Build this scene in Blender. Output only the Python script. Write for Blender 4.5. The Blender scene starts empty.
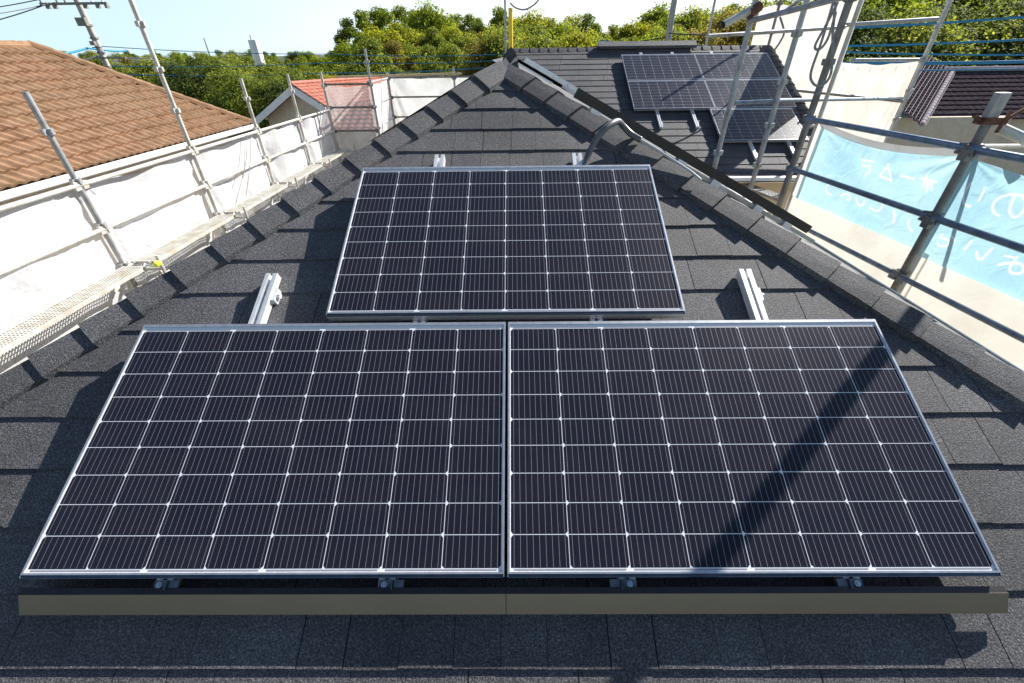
import bpy, math, random
from mathutils import Vector, Matrix
rad = math.radians
random.seed(7)
COL = bpy.context.scene.collection
V = Vector

# ------------------------------------------------------------------ camera (stands at the origin, about 7.6 m above the ground)
FPX = 420.4
pit, yaw, rol = rad(34.333), rad(-0.581), rad(-0.741)
fw = V((math.sin(yaw)*math.cos(pit), math.cos(yaw)*math.cos(pit), -math.sin(pit)))
r0 = V((math.cos(yaw), -math.sin(yaw), 0)); u0 = r0.cross(fw)
rt = r0*math.cos(rol) + u0*math.sin(rol)
up = -r0*math.sin(rol) + u0*math.cos(rol)
cam = bpy.data.objects.new('camera', bpy.data.cameras.new('camera')); COL.objects.link(cam)
cam.matrix_world = Matrix(((rt.x, up.x, -fw.x, 0), (rt.y, up.y, -fw.y, 0), (rt.z, up.z, -fw.z, 0), (0, 0, 0, 1)))
cam.data.sensor_width = 36; cam.data.lens = FPX/1024*36
cam.data.clip_start = 0.05; cam.data.clip_end = 5000
sc = bpy.context.scene; sc.camera = cam
# ------------------------------------------------------------------ sky, sun, exposure
SUN_AZ, SUN_EL = 51.8, 33.6
w = bpy.data.worlds.new('World'); sc.world = w; w.use_nodes = True
nt = w.node_tree; sky = nt.nodes.new('ShaderNodeTexSky'); sky.sky_type = 'NISHITA'; sky.sun_disc = False
sky.sun_elevation = rad(SUN_EL); sky.sun_rotation = rad(SUN_AZ); sky.air_density = 1.0; sky.dust_density = 0.25; sky.ozone_density = 1.6
def N(k, **kw):
    n_ = nt.nodes.new(k)
    for a_, b_ in kw.items(): setattr(n_, a_, b_)
    return n_
tcw = N('ShaderNodeTexCoord'); sep = N('ShaderNodeSeparateXYZ'); nt.links.new(tcw.outputs['Generated'], sep.inputs[0])
band = N('ShaderNodeMapRange', interpolation_type='SMOOTHSTEP'); band.inputs[1].default_value = .0; band.inputs[2].default_value = .40; band.inputs[3].default_value = .92; band.inputs[4].default_value = 0
nt.links.new(sep.outputs[2], band.inputs[0])
dt = N('ShaderNodeVectorMath', operation='DOT_PRODUCT'); dt.inputs[1].default_value = (math.sin(rad(52.8)), math.cos(rad(52.8)), 0); nt.links.new(tcw.outputs['Generated'], dt.inputs[0])
az = N('ShaderNodeMapRange', interpolation_type='SMOOTHSTEP'); az.inputs[1].default_value = -.1; az.inputs[2].default_value = .85; nt.links.new(dt.outputs['Value'], az.inputs[0])
hz = N('ShaderNodeMix', data_type='RGBA'); hz.inputs[6].default_value = (5.8, 7.8, 8.8, 1); hz.inputs[7].default_value = (10.5, 11, 11.2, 1); nt.links.new(az.outputs[0], hz.inputs[0])
cln = N('ShaderNodeTexNoise'); cln.inputs['Scale'].default_value = 2.2; cln.inputs['Detail'].default_value = 7; cmp_ = N('ShaderNodeMapping'); cmp_.inputs['Scale'].default_value = (1, 1, 7); nt.links.new(tcw.outputs['Generated'], cmp_.inputs[0]); nt.links.new(cmp_.outputs[0], cln.inputs['Vector'])
cm_ = N('ShaderNodeMapRange'); cm_.inputs[1].default_value = .5; cm_.inputs[2].default_value = .75; cm_.inputs[3].default_value = 0; cm_.inputs[4].default_value = .35; nt.links.new(cln.outputs['Fac'], cm_.inputs[0])
cl2 = N('ShaderNodeMix', data_type='RGBA'); cl2.inputs[7].default_value = (9, 9.6, 10, 1); nt.links.new(hz.outputs[2], cl2.inputs[6]); nt.links.new(cm_.outputs[0], cl2.inputs[0])
skm = N('ShaderNodeMix', data_type='RGBA'); nt.links.new(band.outputs[0], skm.inputs[0]); nt.links.new(sky.outputs[0], skm.inputs[6]); nt.links.new(cl2.outputs[2], skm.inputs[7])
nt.links.new(skm.outputs[2], nt.nodes['Background'].inputs[0]); nt.nodes['Background'].inputs[1].default_value = 0.06
sl = bpy.data.lights.new('sun', 'SUN'); sl.energy = 5.0; sl.angle = rad(0.3); sl.color = (1, .96, .90)
sun = bpy.data.objects.new('sun', sl); COL.objects.link(sun)
sd = V((math.sin(rad(SUN_AZ))*math.cos(rad(SUN_EL)), math.cos(rad(SUN_AZ))*math.cos(rad(SUN_EL)), math.sin(rad(SUN_EL))))
sun.rotation_euler = sd.to_track_quat('Z', 'Y').to_euler()
sc.view_settings.view_transform = 'Standard'; sc.view_settings.look = 'None'
sc.view_settings.exposure = 1.08; sc.view_settings.gamma = 1; sc.view_settings.use_curve_mapping = False
sc.render.engine = 'CYCLES'; sc.cycles.max_bounces = 8; sc.cycles.transparent_max_bounces = 12
try: sc.cycles.use_denoising = True
except Exception: pass

# ------------------------------------------------------------------ helpers
def ray(px, py):
    return rt*((px-512)/FPX) - up*((py-341.5)/FPX) + fw
def atX(px, py, x): d = ray(px, py); return d*(x/d.x)
def atY(px, py, y): d = ray(px, py); return d*(y/d.y)
def atZ(px, py, z): d = ray(px, py); return d*(z/d.z)

class MB:
    def __init__(s): s.v = []; s.f = []; s.c = []; s.smooth = False
    def q(s, *pts):
        b = len(s.v); s.v += [tuple(p) for p in pts]; s.f.append(tuple(range(b, b+len(pts))))
    def hexa(s, p):      # 8 corners, 0-3 bottom ring, 4-7 top ring
        b = len(s.v); s.v += [tuple(x) for x in p]
        for f in ((3,2,1,0), (4,5,6,7), (0,1,5,4), (1,2,6,5), (2,3,7,6), (3,0,4,7)): s.f.append(tuple(b+i for i in f))
        return s
    def box(s, x0, x1, y0, y1, z0, z1, T=None):
        p = [V(t) for t in ((x0,y0,z0),(x1,y0,z0),(x1,y1,z0),(x0,y1,z0),(x0,y0,z1),(x1,y0,z1),(x1,y1,z1),(x0,y1,z1))]
        if T: p = [T(*t) for t in p]
        return s.hexa(p)
    def tube(s, a, b, r, n=12, r2=None, caps=True):
        return s.path([V(a), V(b)], r, n, r2, caps)
    def path(s, pts, r, n=10, r2=None, caps=True, flat=1.0):
        pts = [V(p) for p in pts]; m = len(pts); b0 = len(s.v); prev = None
        for i, p in enumerate(pts):
            d = (pts[min(i+1, m-1)] - pts[max(i-1, 0)]).normalized()
            if prev is None:
                a = V((0, 0, 1)) if abs(d.z) < .9 else V((1, 0, 0)); e1 = d.cross(a).normalized()
            else: e1 = (prev - d*prev.dot(d)).normalized()
            prev = e1; e2 = d.cross(e1)
            rr = r if r2 is None else r + (r2-r)*i/(m-1)
            for k in range(n):
                t = 2*math.pi*k/n; s.v.append(tuple(p + e1*math.cos(t)*rr + e2*math.sin(t)*rr*flat))
        for i in range(m-1):
            for k in range(n):
                a, b = b0+i*n+k, b0+i*n+(k+1) % n; s.f.append((a, b, b+n, a+n))
        if caps:
            s.f.append(tuple(b0+k for k in reversed(range(n)))); s.f.append(tuple(b0+(m-1)*n+k for k in range(n)))
        return s
    def grid(s, fn, nu, nv):
        b = len(s.v)
        for j in range(nv+1):
            for i in range(nu+1): s.v.append(tuple(fn(i/nu, j/nv)))
        for j in range(nv):
            for i in range(nu):
                a = b+j*(nu+1)+i; s.f.append((a, a+1, a+nu+2, a+nu+1))
        return s
    def build(s, name, mat, parent=None, smooth=False, origin=None, vcol=None):
        o0 = V(origin) if origin is not None else V((0, 0, 0))
        me = bpy.data.meshes.new(name); me.from_pydata([tuple(V(p)-o0) for p in s.v], [], s.f)
        if smooth: me.polygons.foreach_set('use_smooth', [True]*len(me.polygons))
        if vcol:
            at = me.color_attributes.new('tint', 'FLOAT_COLOR', 'CORNER'); i = 0; data = []
            for f, c in zip(s.f, vcol): data += list(c)*len(f)
            at.data.foreach_set('color', data)
        me.materials.append(mat); me.update()
        o = bpy.data.objects.new(name, me); COL.objects.link(o)
        o.location = o0
        if parent is not None:
            o.parent = parent; o.matrix_parent_inverse = parent.matrix_world.inverted() if False else Matrix.Identity(4)
        return o

def tag(o, label=None, cat=None, group=None, kind=None):
    if label: o['label'] = label
    if cat: o['category'] = cat
    if group: o['group'] = group
    if kind: o['kind'] = kind
    return o
def thing(name, label, cat, group=None, kind=None):
    o = bpy.data.objects.new(name, None); COL.objects.link(o); o.empty_display_size = .1
    return tag(o, label, cat, group, kind)
def put(o, M):    # place a root
    o.matrix_world = M; return o

# ------------------------------------------------------------------ materials
def mat(name, col=(.5,.5,.5), rough=.5, metal=0, spec=.5):
    m = bpy.data.materials.new(name); m.use_nodes = True; b = m.node_tree.nodes['Principled BSDF']
    b.inputs['Base Color'].default_value = (*col, 1); b.inputs['Roughness'].default_value = rough
    b.inputs['Metallic'].default_value = metal; b.inputs['Specular IOR Level'].default_value = spec
    return m, m.node_tree, b
def noisy(name, c1, c2, scale, rough=.6, metal=0, spec=.5, detail=4, bump=0, bscale=None, lo=.35, hi=.65, c3=None, s3=2.0, m3=.5, coords='Object'):
    m, t, b = mat(name, c1, rough, metal, spec)
    tc = t.nodes.new('ShaderNodeTexCoord'); n = t.nodes.new('ShaderNodeTexNoise'); n.inputs['Scale'].default_value = scale; n.inputs['Detail'].default_value = detail
    t.links.new(tc.outputs[coords], n.inputs['Vector'])
    r = t.nodes.new('ShaderNodeValToRGB'); r.color_ramp.elements[0].position = lo; r.color_ramp.elements[1].position = hi
    r.color_ramp.elements[0].color = (*c1, 1); r.color_ramp.elements[1].color = (*c2, 1)
    t.links.new(n.outputs['Fac'], r.inputs[0]); out = r.outputs[0]
    if c3:
        n3 = t.nodes.new('ShaderNodeTexNoise'); n3.inputs['Scale'].default_value = s3; n3.inputs['Detail'].default_value = 5
        t.links.new(tc.outputs[coords], n3.inputs['Vector'])
        r3 = t.nodes.new('ShaderNodeValToRGB'); r3.color_ramp.elements[0].position = .42; r3.color_ramp.elements[1].position = .68
        r3.color_ramp.elements[0].color = (0,0,0,1); r3.color_ramp.elements[1].color = (m3,)*3+(1,)
        t.links.new(n3.outputs['Fac'], r3.inputs[0])
        mx = t.nodes.new('ShaderNodeMix'); mx.data_type = 'RGBA'; mx.inputs[7].default_value = (*c3, 1)
        t.links.new(r3.outputs[0], mx.inputs[0]); t.links.new(out, mx.inputs[6]); out = mx.outputs[2]
    t.links.new(out, b.inputs['Base Color'])
    if bump:
        n2 = t.nodes.new('ShaderNodeTexNoise'); n2.inputs['Scale'].default_value = bscale or scale; n2.inputs['Detail'].default_value = 3
        t.links.new(tc.outputs[coords], n2.inputs['Vector'])
        bp = t.nodes.new('ShaderNodeBump'); bp.inputs['Strength'].default_value = bump; bp.inputs['Distance'].default_value = .01
        t.links.new(n2.outputs['Fac'], bp.inputs['Height']); t.links.new(bp.outputs[0], b.inputs['Normal'])
    return m
def cloth(name, col, trans=.4, clear=.0, col2=None, scale=3, bump=.3):
    m = bpy.data.materials.new(name); m.use_nodes = True; t = m.node_tree; t.nodes.remove(t.nodes['Principled BSDF']); out = t.nodes['Material Output']
    tc = t.nodes.new('ShaderNodeTexCoord'); n = t.nodes.new('ShaderNodeTexNoise'); n.inputs['Scale'].default_value = scale; n.inputs['Detail'].default_value = 6
    t.links.new(tc.outputs['Object'], n.inputs['Vector'])
    r = t.nodes.new('ShaderNodeValToRGB'); r.color_ramp.elements[0].position = .35; r.color_ramp.elements[1].position = .6
    r.color_ramp.elements[0].color = (*(col2 or tuple(c*.86 for c in col)), 1); r.color_ramp.elements[1].color = (*col, 1)
    t.links.new(n.outputs['Fac'], r.inputs[0])
    d = t.nodes.new('ShaderNodeBsdfDiffuse'); tr = t.nodes.new('ShaderNodeBsdfTranslucent'); tp = t.nodes.new('ShaderNodeBsdfTransparent')
    t.links.new(r.outputs[0], d.inputs[0]); t.links.new(r.outputs[0], tr.inputs[0])
    bp = t.nodes.new('ShaderNodeBump'); bp.inputs['Strength'].default_value = bump; bp.inputs['Distance'].default_value = .02
    n2 = t.nodes.new('ShaderNodeTexNoise'); n2.inputs['Scale'].default_value = 5; n2.inputs['Detail'].default_value = 4; n2.inputs['Distortion'].default_value = 1.5
    t.links.new(tc.outputs['Object'], n2.inputs['Vector']); t.links.new(n2.outputs['Fac'], bp.inputs['Height'])
    t.links.new(bp.outputs[0], d.inputs['Normal']); t.links.new(bp.outputs[0], tr.inputs['Normal'])
    m1 = t.nodes.new('ShaderNodeMixShader'); m1.inputs[0].default_value = trans; t.links.new(d.outputs[0], m1.inputs[1]); t.links.new(tr.outputs[0], m1.inputs[2])
    m2 = t.nodes.new('ShaderNodeMixShader'); m2.inputs[0].default_value = clear; t.links.new(m1.outputs[0], m2.inputs[1]); t.links.new(tp.outputs[0], m2.inputs[2])
    t.links.new(m2.outputs[0], out.inputs[0]); return m

def granule_mat(name, dark, mid, light, rough=.75):
    """stone-chip coating: millimetre-sized dark, grey and pale chips with slow tonal drift"""
    m, t, b = mat(name, mid, rough, 0, .35)
    tc = t.nodes.new('ShaderNodeTexCoord')
    n = t.nodes.new('ShaderNodeTexNoise'); n.inputs['Scale'].default_value = 210; n.inputs['Detail'].default_value = 2.5; n.inputs['Roughness'].default_value = .7
    t.links.new(tc.outputs['Object'], n.inputs['Vector'])
    r = t.nodes.new('ShaderNodeValToRGB'); e = r.color_ramp.elements
    e[0].position = .36; e[0].color = (*dark, 1); e[1].position = .70; e[1].color = (*light, 1)
    x = e.new(.52); x.color = (*mid, 1)
    t.links.new(n.outputs['Fac'], r.inputs[0])
    n2 = t.nodes.new('ShaderNodeTexNoise'); n2.inputs['Scale'].default_value = 2.2; n2.inputs['Detail'].default_value = 6; n2.inputs['Roughness'].default_value = .65
    t.links.new(tc.outputs['Object'], n2.inputs['Vector'])
    mr = t.nodes.new('ShaderNodeMapRange'); mr.inputs[1].default_value = .3; mr.inputs[2].default_value = .7; mr.inputs[3].default_value = .74; mr.inputs[4].default_value = 1.30
    t.links.new(n2.outputs['Fac'], mr.inputs[0])
    at = t.nodes.new('ShaderNodeAttribute'); at.attribute_name = 'tint'
    mm = t.nodes.new('ShaderNodeMath'); mm.operation = 'MULTIPLY'; t.links.new(mr.outputs[0], mm.inputs[0]); t.links.new(at.outputs['Fac'], mm.inputs[1])
    mx = t.nodes.new('ShaderNodeVectorMath'); mx.operation = 'SCALE'
    t.links.new(r.outputs[0], mx.inputs[0]); t.links.new(mm.outputs[0], mx.inputs['Scale']); t.links.new(mx.outputs[0], b.inputs['Base Color'])
    bp = t.nodes.new('ShaderNodeBump'); bp.inputs['Strength'].default_value = .8; bp.inputs['Distance'].default_value = .003
    t.links.new(n.outputs['Fac'], bp.inputs['Height']); t.links.new(bp.outputs[0], b.inputs['Normal'])
    return m
M = {}
M['shingle'] = granule_mat('stone_chip_shingle', (.028,.028,.032), (.074,.074,.079), (.205,.20,.195))
M['under'] = mat('roof_underlay', (.012,.012,.014), .9)[0]
M['alu'] = noisy('satin_aluminium', (.55,.56,.58), (.68,.69,.71), 40, .34, .75)
M['alu_bright'] = noisy('bright_aluminium_rail', (.72,.73,.74), (.82,.82,.83), 30, .38, .45)
M['bolt'] = mat('steel_bolt', (.6,.62,.64), .25, .9)[0]
M['black_metal'] = noisy('black_coated_metal', (.018,.015,.014), (.028,.024,.022), 25, .38, 0, .5)
M['brown_metal'] = noisy('bronze_coated_metal', (.10,.085,.068), (.165,.14,.112), .9, .27, .85, .5, lo=.3, hi=.7)
M['backsheet'] = mat('white_backsheet', (.80,.81,.84), .35)[0]
def coat(m, w=1, r=.03):
    b = m.node_tree.nodes['Principled BSDF']; b.inputs['Coat Weight'].default_value = w; b.inputs['Coat Roughness'].default_value = r
coat(M['backsheet'], 1, .05)
def _ior(m_): m_.node_tree.nodes['Principled BSDF'].inputs['Coat IOR'].default_value = 1.28
M['busbar'] = mat('tinned_busbar', (.36,.35,.38), .35, .3)[0]; coat(M['busbar'])
m, t, b = mat('silicon_cell', (.012,.010,.020), .3, 0, .5); M['cell'] = m; coat(m, .3, .04); _ior(m); b.inputs['Specular IOR Level'].default_value = .2; _ior(M['busbar']); _ior(M['backsheet'])
tc = t.nodes.new('ShaderNodeTexCoord'); mp = t.nodes.new('ShaderNodeMapping'); mp.inputs['Scale'].default_value = (1/.1697, 1/.0876, 1)
t.links.new(tc.outputs['Object'], mp.inputs[0]); fl = t.nodes.new('ShaderNodeVectorMath'); fl.operation = 'FLOOR'; t.links.new(mp.outputs[0], fl.inputs[0])
wn = t.nodes.new('ShaderNodeTexWhiteNoise'); t.links.new(fl.outputs[0], wn.inputs['Vector'])
cr = t.nodes.new('ShaderNodeValToRGB'); cr.color_ramp.elements[0].color = (.0115,.0125,.0225,1); cr.color_ramp.elements[1].color = (.0150,.0143,.0235,1)
t.links.new(wn.outputs[0], cr.inputs[0])
dn_ = t.nodes.new('ShaderNodeTexNoise'); dn_.inputs['Scale'].default_value = 3.5; dn_.inputs['Detail'].default_value = 9; dn_.inputs['Roughness'].default_value = .7; t.links.new(tc.outputs['Object'], dn_.inputs['Vector'])
dr_ = t.nodes.new('ShaderNodeMapRange'); dr_.inputs[1].default_value = .48; dr_.inputs[2].default_value = .78; dr_.inputs[3].default_value = 0; dr_.inputs[4].default_value = .03; t.links.new(dn_.outputs['Fac'], dr_.inputs[0])
dm_ = t.nodes.new('ShaderNodeMix'); dm_.data_type = 'RGBA'; dm_.inputs[7].default_value = (.30,.28,.25,1); t.links.new(cr.outputs[0], dm_.inputs[6]); t.links.new(dr_.outputs[0], dm_.inputs[0]); t.links.new(dm_.outputs[2], b.inputs['Base Color'])
rr_ = t.nodes.new('ShaderNodeMapRange'); rr_.inputs[1].default_value = .3; rr_.inputs[2].default_value = .75; rr_.inputs[3].default_value = .02; rr_.inputs[4].default_value = .12; t.links.new(dn_.outputs['Fac'], rr_.inputs[0]); t.links.new(rr_.outputs[0], b.inputs['Coat Roughness'])
M['galv'] = noisy('galvanised_tube', (.30,.31,.32), (.46,.47,.48), 14, .42, .45, bump=.05, c3=(.33,.29,.22), s3=6, m3=.35)
M['galv_sky_tint'] = noisy('sky_tinted_tube', (.13,.17,.24), (.22,.27,.35), 16, .35, .4, bump=.05)  # blue of the reflected sky is put into the tube colour
M['clamp_dark'] = noisy('shaded_steel_clamp', (.10,.12,.15), (.17,.19,.22), 40, .4, .5)
M['lip_dark'] = noisy('dark_blue_lip', (.05,.07,.10), (.08,.10,.14), 20, .4, .5)  # dark blue-grey tone for the lower lip of the panels
M['galv_old'] = noisy('weathered_tube', (.17,.165,.155), (.28,.27,.25), 18, .55, .3, bump=.1, c3=(.16,.10,.06), s3=9, m3=.5)
M['galv_pale'] = noisy('pale_tube', (.50,.50,.47), (.66,.65,.60), 12, .45, .25, bump=.05, c3=(.40,.30,.18), s3=7, m3=.5)
M['rust'] = noisy('rusty_clamp', (.10,.04,.025), (.22,.10,.06), 30, .8, .2, bump=.3)
M['wood'] = noisy('pale_wood', (.50,.38,.20), (.65,.52,.32), 12, .7)
M['yellow'] = noisy('yellow_plastic', (.75,.52,.02), (.85,.62,.05), 10, .5)
M['lime'] = mat('lime_plastic', (.65,.75,.03), .4)[0]
M['white_sheet'] = cloth('white_mesh_sheet', (.84,.85,.86), .35, .12, (.58,.58,.585), 1.1, .8)  # grey blotches: faint dirt plus see-through shading put into the colour
M['thin_sheet'] = cloth('thin_white_mesh', (.74,.72,.70), .35, .34, (.66,.64,.61))
M['back_sheet'] = cloth('grey_white_mesh', (.86,.86,.84), .5, .04, (.76,.75,.72))
M['cream_sheet'] = cloth('cream_sheet', (.88,.85,.79), .45, .02, (.82,.77,.69))
M['beige_sheet'] = cloth('beige_sheet', (.76,.735,.67), .45, .02, (.66,.63,.565), 2)
M['blue_sheet'] = cloth('light_blue_sheet', (.43,.66,.735), .50, .02, (.35,.585,.68), 2, .8)
t = M['blue_sheet'].node_tree; rp_ = [n_ for n_ in t.nodes if n_.type == 'VALTORGB'][0]; at = t.nodes.new('ShaderNodeAttribute'); at.attribute_name = 'tint'
mx = t.nodes.new('ShaderNodeMix'); mx.data_type = 'RGBA'; mx.inputs[7].default_value = (.92, .95, .96, 1); t.links.new(rp_.outputs[0], mx.inputs[6]); t.links.new(at.outputs['Fac'], mx.inputs[0])
for n_ in list(t.nodes):
    if n_.type in ('BSDF_DIFFUSE', 'BSDF_TRANSLUCENT'): t.links.new(mx.outputs[2], n_.inputs[0])
M['hem'] = cloth('grey_hem', (.50,.49,.47), .3, 0)
M['paint'] = cloth('white_letter_print', (.93,.96,.97), .45, 0, (.90,.94,.96))
M['conduit'] = noisy('grey_flexible_conduit', (.07,.072,.08), (.11,.113,.122), 10, .4)
M['conduit_pale'] = mat('pale_conduit', (.45,.46,.48), .45)[0]
M['white_paint'] = noisy('white_paint', (.70,.70,.70), (.82,.82,.82), 4, .45)
M['blue_cable'] = mat('blue_cable', (.02,.22,.42), .5)[0]
M['dark_cable'] = mat('dark_cable', (.03,.035,.045), .5)[0]
M['rope'] = noisy('grey_rope', (.22,.21,.20), (.36,.35,.34), 60, .9)
M['concrete'] = noisy('concrete_pole', (.34,.32,.30), (.46,.44,.41), 5, .8, bump=.1)
M['wall_cream'] = noisy('cream_render', (.52,.44,.34), (.60,.52,.41), 6, .85, bump=.1, bscale=80)
M['wall_house'] = noisy('tan_siding', (.50,.42,.30), (.58,.49,.36), 5, .8)
M['tan_board'] = noisy('tan_board', (.62,.42,.20), (.70,.50,.27), 4, .8)
M['glass'] = mat('window_glass', (.12,.16,.20), .08, 0, .8)[0]
M['bark'] = noisy('bark', (.07,.05,.035), (.16,.13,.10), 8, .9, bump=.5, coords='Generated')
M['tile_brown'] = noisy('weathered_terracotta', (.185,.104,.058), (.305,.182,.110), 7, .85, 0, .15, 6, .2, 40, c3=(.26,.185,.11), s3=1.1, m3=.35)
M['tile_red'] = noisy('red_roof_tile', (.38,.115,.075), (.46,.16,.105), 4, .7, c3=(.48,.24,.17), s3=1.2, m3=.4)
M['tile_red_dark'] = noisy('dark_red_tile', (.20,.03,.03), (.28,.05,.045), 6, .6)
M['tile_plum'] = noisy('dark_plum_tile', (.042,.033,.039), (.072,.057,.066), 6, .8, 0, 0)
M['tile_edge'] = noisy('pale_tile_edge', (.34,.29,.31), (.46,.41,.43), 10, .8, 0, 0)
M['ground'] = noisy('ground', (.06,.08,.03), (.16,.14,.09), .15, .95, detail=8, c3=(.22,.21,.19), s3=.05, m3=.8)
M['hill'] = noisy('distant_woodland', (.035,.055,.03), (.085,.10,.05), .12, .95, detail=8, bump=.5, bscale=.3)
M['white_far'] = mat('white_tower', (.72,.73,.75), .6)[0]
M['tube_shade'] = mat('dark_hollow', (.01,.01,.01), .9)[0]  # near-black colour stands for the shade inside the open tube
def leaf_mat(name, a, b_, c):
    m = bpy.data.materials.new(name); m.use_nodes = True; t = m.node_tree; t.nodes.remove(t.nodes['Principled BSDF']); out = t.nodes['Material Output']
    at = t.nodes.new('ShaderNodeAttribute'); at.attribute_name = 'tint'
    r = t.nodes.new('ShaderNodeValToRGB'); e = r.color_ramp.elements
    e[0].position = 0; e[0].color = (*a, 1); e[1].position = 1; e[1].color = (*c, 1); x = e.new(.55); x.color = (*b_, 1)
    t.links.new(at.outputs['Fac'], r.inputs[0])
    d = t.nodes.new('ShaderNodeBsdfPrincipled'); d.inputs['Roughness'].default_value = .7; d.inputs['Specular IOR Level'].default_value = .12
    tr = t.nodes.new('ShaderNodeBsdfTranslucent')
    hs = t.nodes.new('ShaderNodeHueSaturation'); hs.inputs['Saturation'].default_value = 1.1; hs.inputs['Value'].default_value = 2.0
    t.links.new(r.outputs[0], d.inputs['Base Color']); t.links.new(r.outputs[0], hs.inputs['Color']); t.links.new(hs.outputs[0], tr.inputs[0])
    mx = t.nodes.new('ShaderNodeMixShader'); mx.inputs[0].default_value = .45; t.links.new(d.outputs[0], mx.inputs[1]); t.links.new(tr.outputs[0], mx.inputs[2])
    t.links.new(mx.outputs[0], out.inputs[0]); return m
M['leaf_green'] = leaf_mat('leaf_green', (.075,.10,.024), (.16,.19,.036), (.32,.31,.065))
M['leaf_yellow'] = leaf_mat('leaf_yellow_green', (.07,.10,.015), (.17,.21,.03), (.31,.33,.05))
M['leaf_dark'] = leaf_mat('leaf_dark', (.03,.048,.014), (.095,.12,.034), (.24,.25,.07))
M['leaf_rust'] = leaf_mat('leaf_rust', (.10,.088,.026), (.19,.16,.045), (.31,.25,.065))
M['leaf_gold'] = leaf_mat('leaf_gold', (.11,.13,.02), (.22,.23,.03), (.38,.36,.06))

# ------------------------------------------------------------------ ground and distant land
g = MB(); GZ = -7.6
g.q((-2500, -400, GZ), (2500, -400, GZ), (2500, 3000, GZ), (-2500, 3000, GZ))
tag(g.build('ground', M['ground']), kind='structure')
def hill(x0, x1, y, h, seed):
    rnd = random.Random(seed); hb = MB(); n = 90
    ph = [rnd.uniform(0, 6.28) for _ in range(6)]
    def fn(u, v):
        x = x0+(x1-x0)*u; e = math.sin(math.pi*min(max(u, 0), 1))**.25
        hh = h*e*(.72+.13*math.sin(u*9+ph[0])+.09*math.sin(u*23+ph[1])+.05*math.sin(u*61+ph[2])+.03*math.sin(u*130+ph[3]))
        return (x, y+60*v, GZ+hh*math.sin(math.pi*v*.5)**.6 if v > 0 else GZ-.5)
    hb.grid(fn, n*3, 6); return hb
tag(hill(-700, 300, 420, 11.5, 3).build('hills', M['hill'], smooth=True), kind='structure')

# ------------------------------------------------------------------ the house under the panels
TH = math.atan(.5); CS, SN = math.cos(TH), math.sin(TH)
sv = V((0, CS, SN)); nv = V((0, -SN, CS)); H0 = 1.437; HB = 4.44
def RP(x, s, n): return V((x, 0, 0)) + sv*s + nv*(n-H0)             # front slope: x across, s up the slope, n off the surface
def RB(x, s, n): return V((x, 0, 0)) + sv*s + nv*(n-HB)             # slope of the rear wing, same pitch
AX, AS = -.05, 2.72
A0 = RP(AX, AS, 0)                                                  # apex of the hip
RIDGE_Y = RB(0, 9.03, 0).y
EAVE_Z = -1.56
srx, snx = V((-CS, 0, SN)), V((SN, 0, CS))
def RR(y, s, n): return V((A0.x, y, A0.z)) + (-srx)*s + snx*n        # right slope: y along, s DOWN from the ridge
slx, snl = V((CS, 0, SN)), V((-SN, 0, CS))
def RL(y, s, n): return V((A0.x, y, A0.z)) + (-slx)*s + snl*n

def shingles(T, c0, c1, s0, k0, k1, lim, seed, exp=.18, up_sign=1, dens=True):
    """courses of stone-chip shingles; lim(s) gives the x range of a course edge; T maps (x, s, n)"""
    rnd = random.Random(seed); b = MB(); tint = []
    for k in range(k0, k1):
        sa, sb = s0+exp*k, s0+exp*(k+1)
        (la, ra), (lb, rb) = lim(sa), lim(sb)
        x = min(la, lb) - rnd.uniform(0, .9); joint = 0; tl = 1
        while x < max(ra, rb):
            if dens: wd = rnd.choice((.13, .15, .15, .17, .22, .30))
            else: wd = rnd.choice((.45, .91))
            joint += wd
            gap = .0015
            if joint > .85: gap = .005; joint = 0; tl = rnd.uniform(.88, 1.1)
            x1 = x+wd; xa, xb = x+gap/2, x1-gap/2
            a0, a1 = max(xa, la), min(xb, ra); b0, b1 = max(xa, lb), min(xb, rb)
            if a1-a0 > .004 or b1-b0 > .004:
                if a1 < a0: a0 = a1 = min(max((a0+a1)/2, la), ra)
                if b1 < b0: b0 = b1 = min(max((b0+b1)/2, lb), rb)
                h = .0092+rnd.uniform(-.0009, .0010); h2 = .0012
                e = rnd.uniform(-.0025, .0025)
                b.hexa([T(a0, sa+e, 0), T(a1, sa+e, 0), T(b1, sb+.004, 0), T(b0, sb+.004, 0), T(a0, sa+e, h), T(a1, sa+e, h), T(b1, sb+.004, h2), T(b0, sb+.004, h2)])
                tint += [(tl*rnd.uniform(.94, 1.07),)*3+(1,)]*6
            x = x1
    return b, tint
house = thing('house', 'two-wing house with dark grey shingle hip roof carrying the solar panels', 'house')
# front slope: limits follow the 45 degree hips
XE = (A0.z-EAVE_Z)*2                         # plan distance from ridge to eave
def lim_front(s):
    d = max((AS-s)*CS, 0); return AX-d, AX+d
S_E = AS - XE/CS
k_lo = int(math.floor((S_E+.222)/.18)); 
b, tn = shingles(RP, 0, 0, -.222, k_lo, 17, lim_front, 11)
b.build('roof_slope', M['shingle'], house, vcol=tn)
u_ = MB(); u_.q(RP(AX-XE, S_E, -.002), RP(AX+XE, S_E, -.002), RP(AX, AS, -.002)).__class__
u_.build('roof_deck', M['under'], house)
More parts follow.
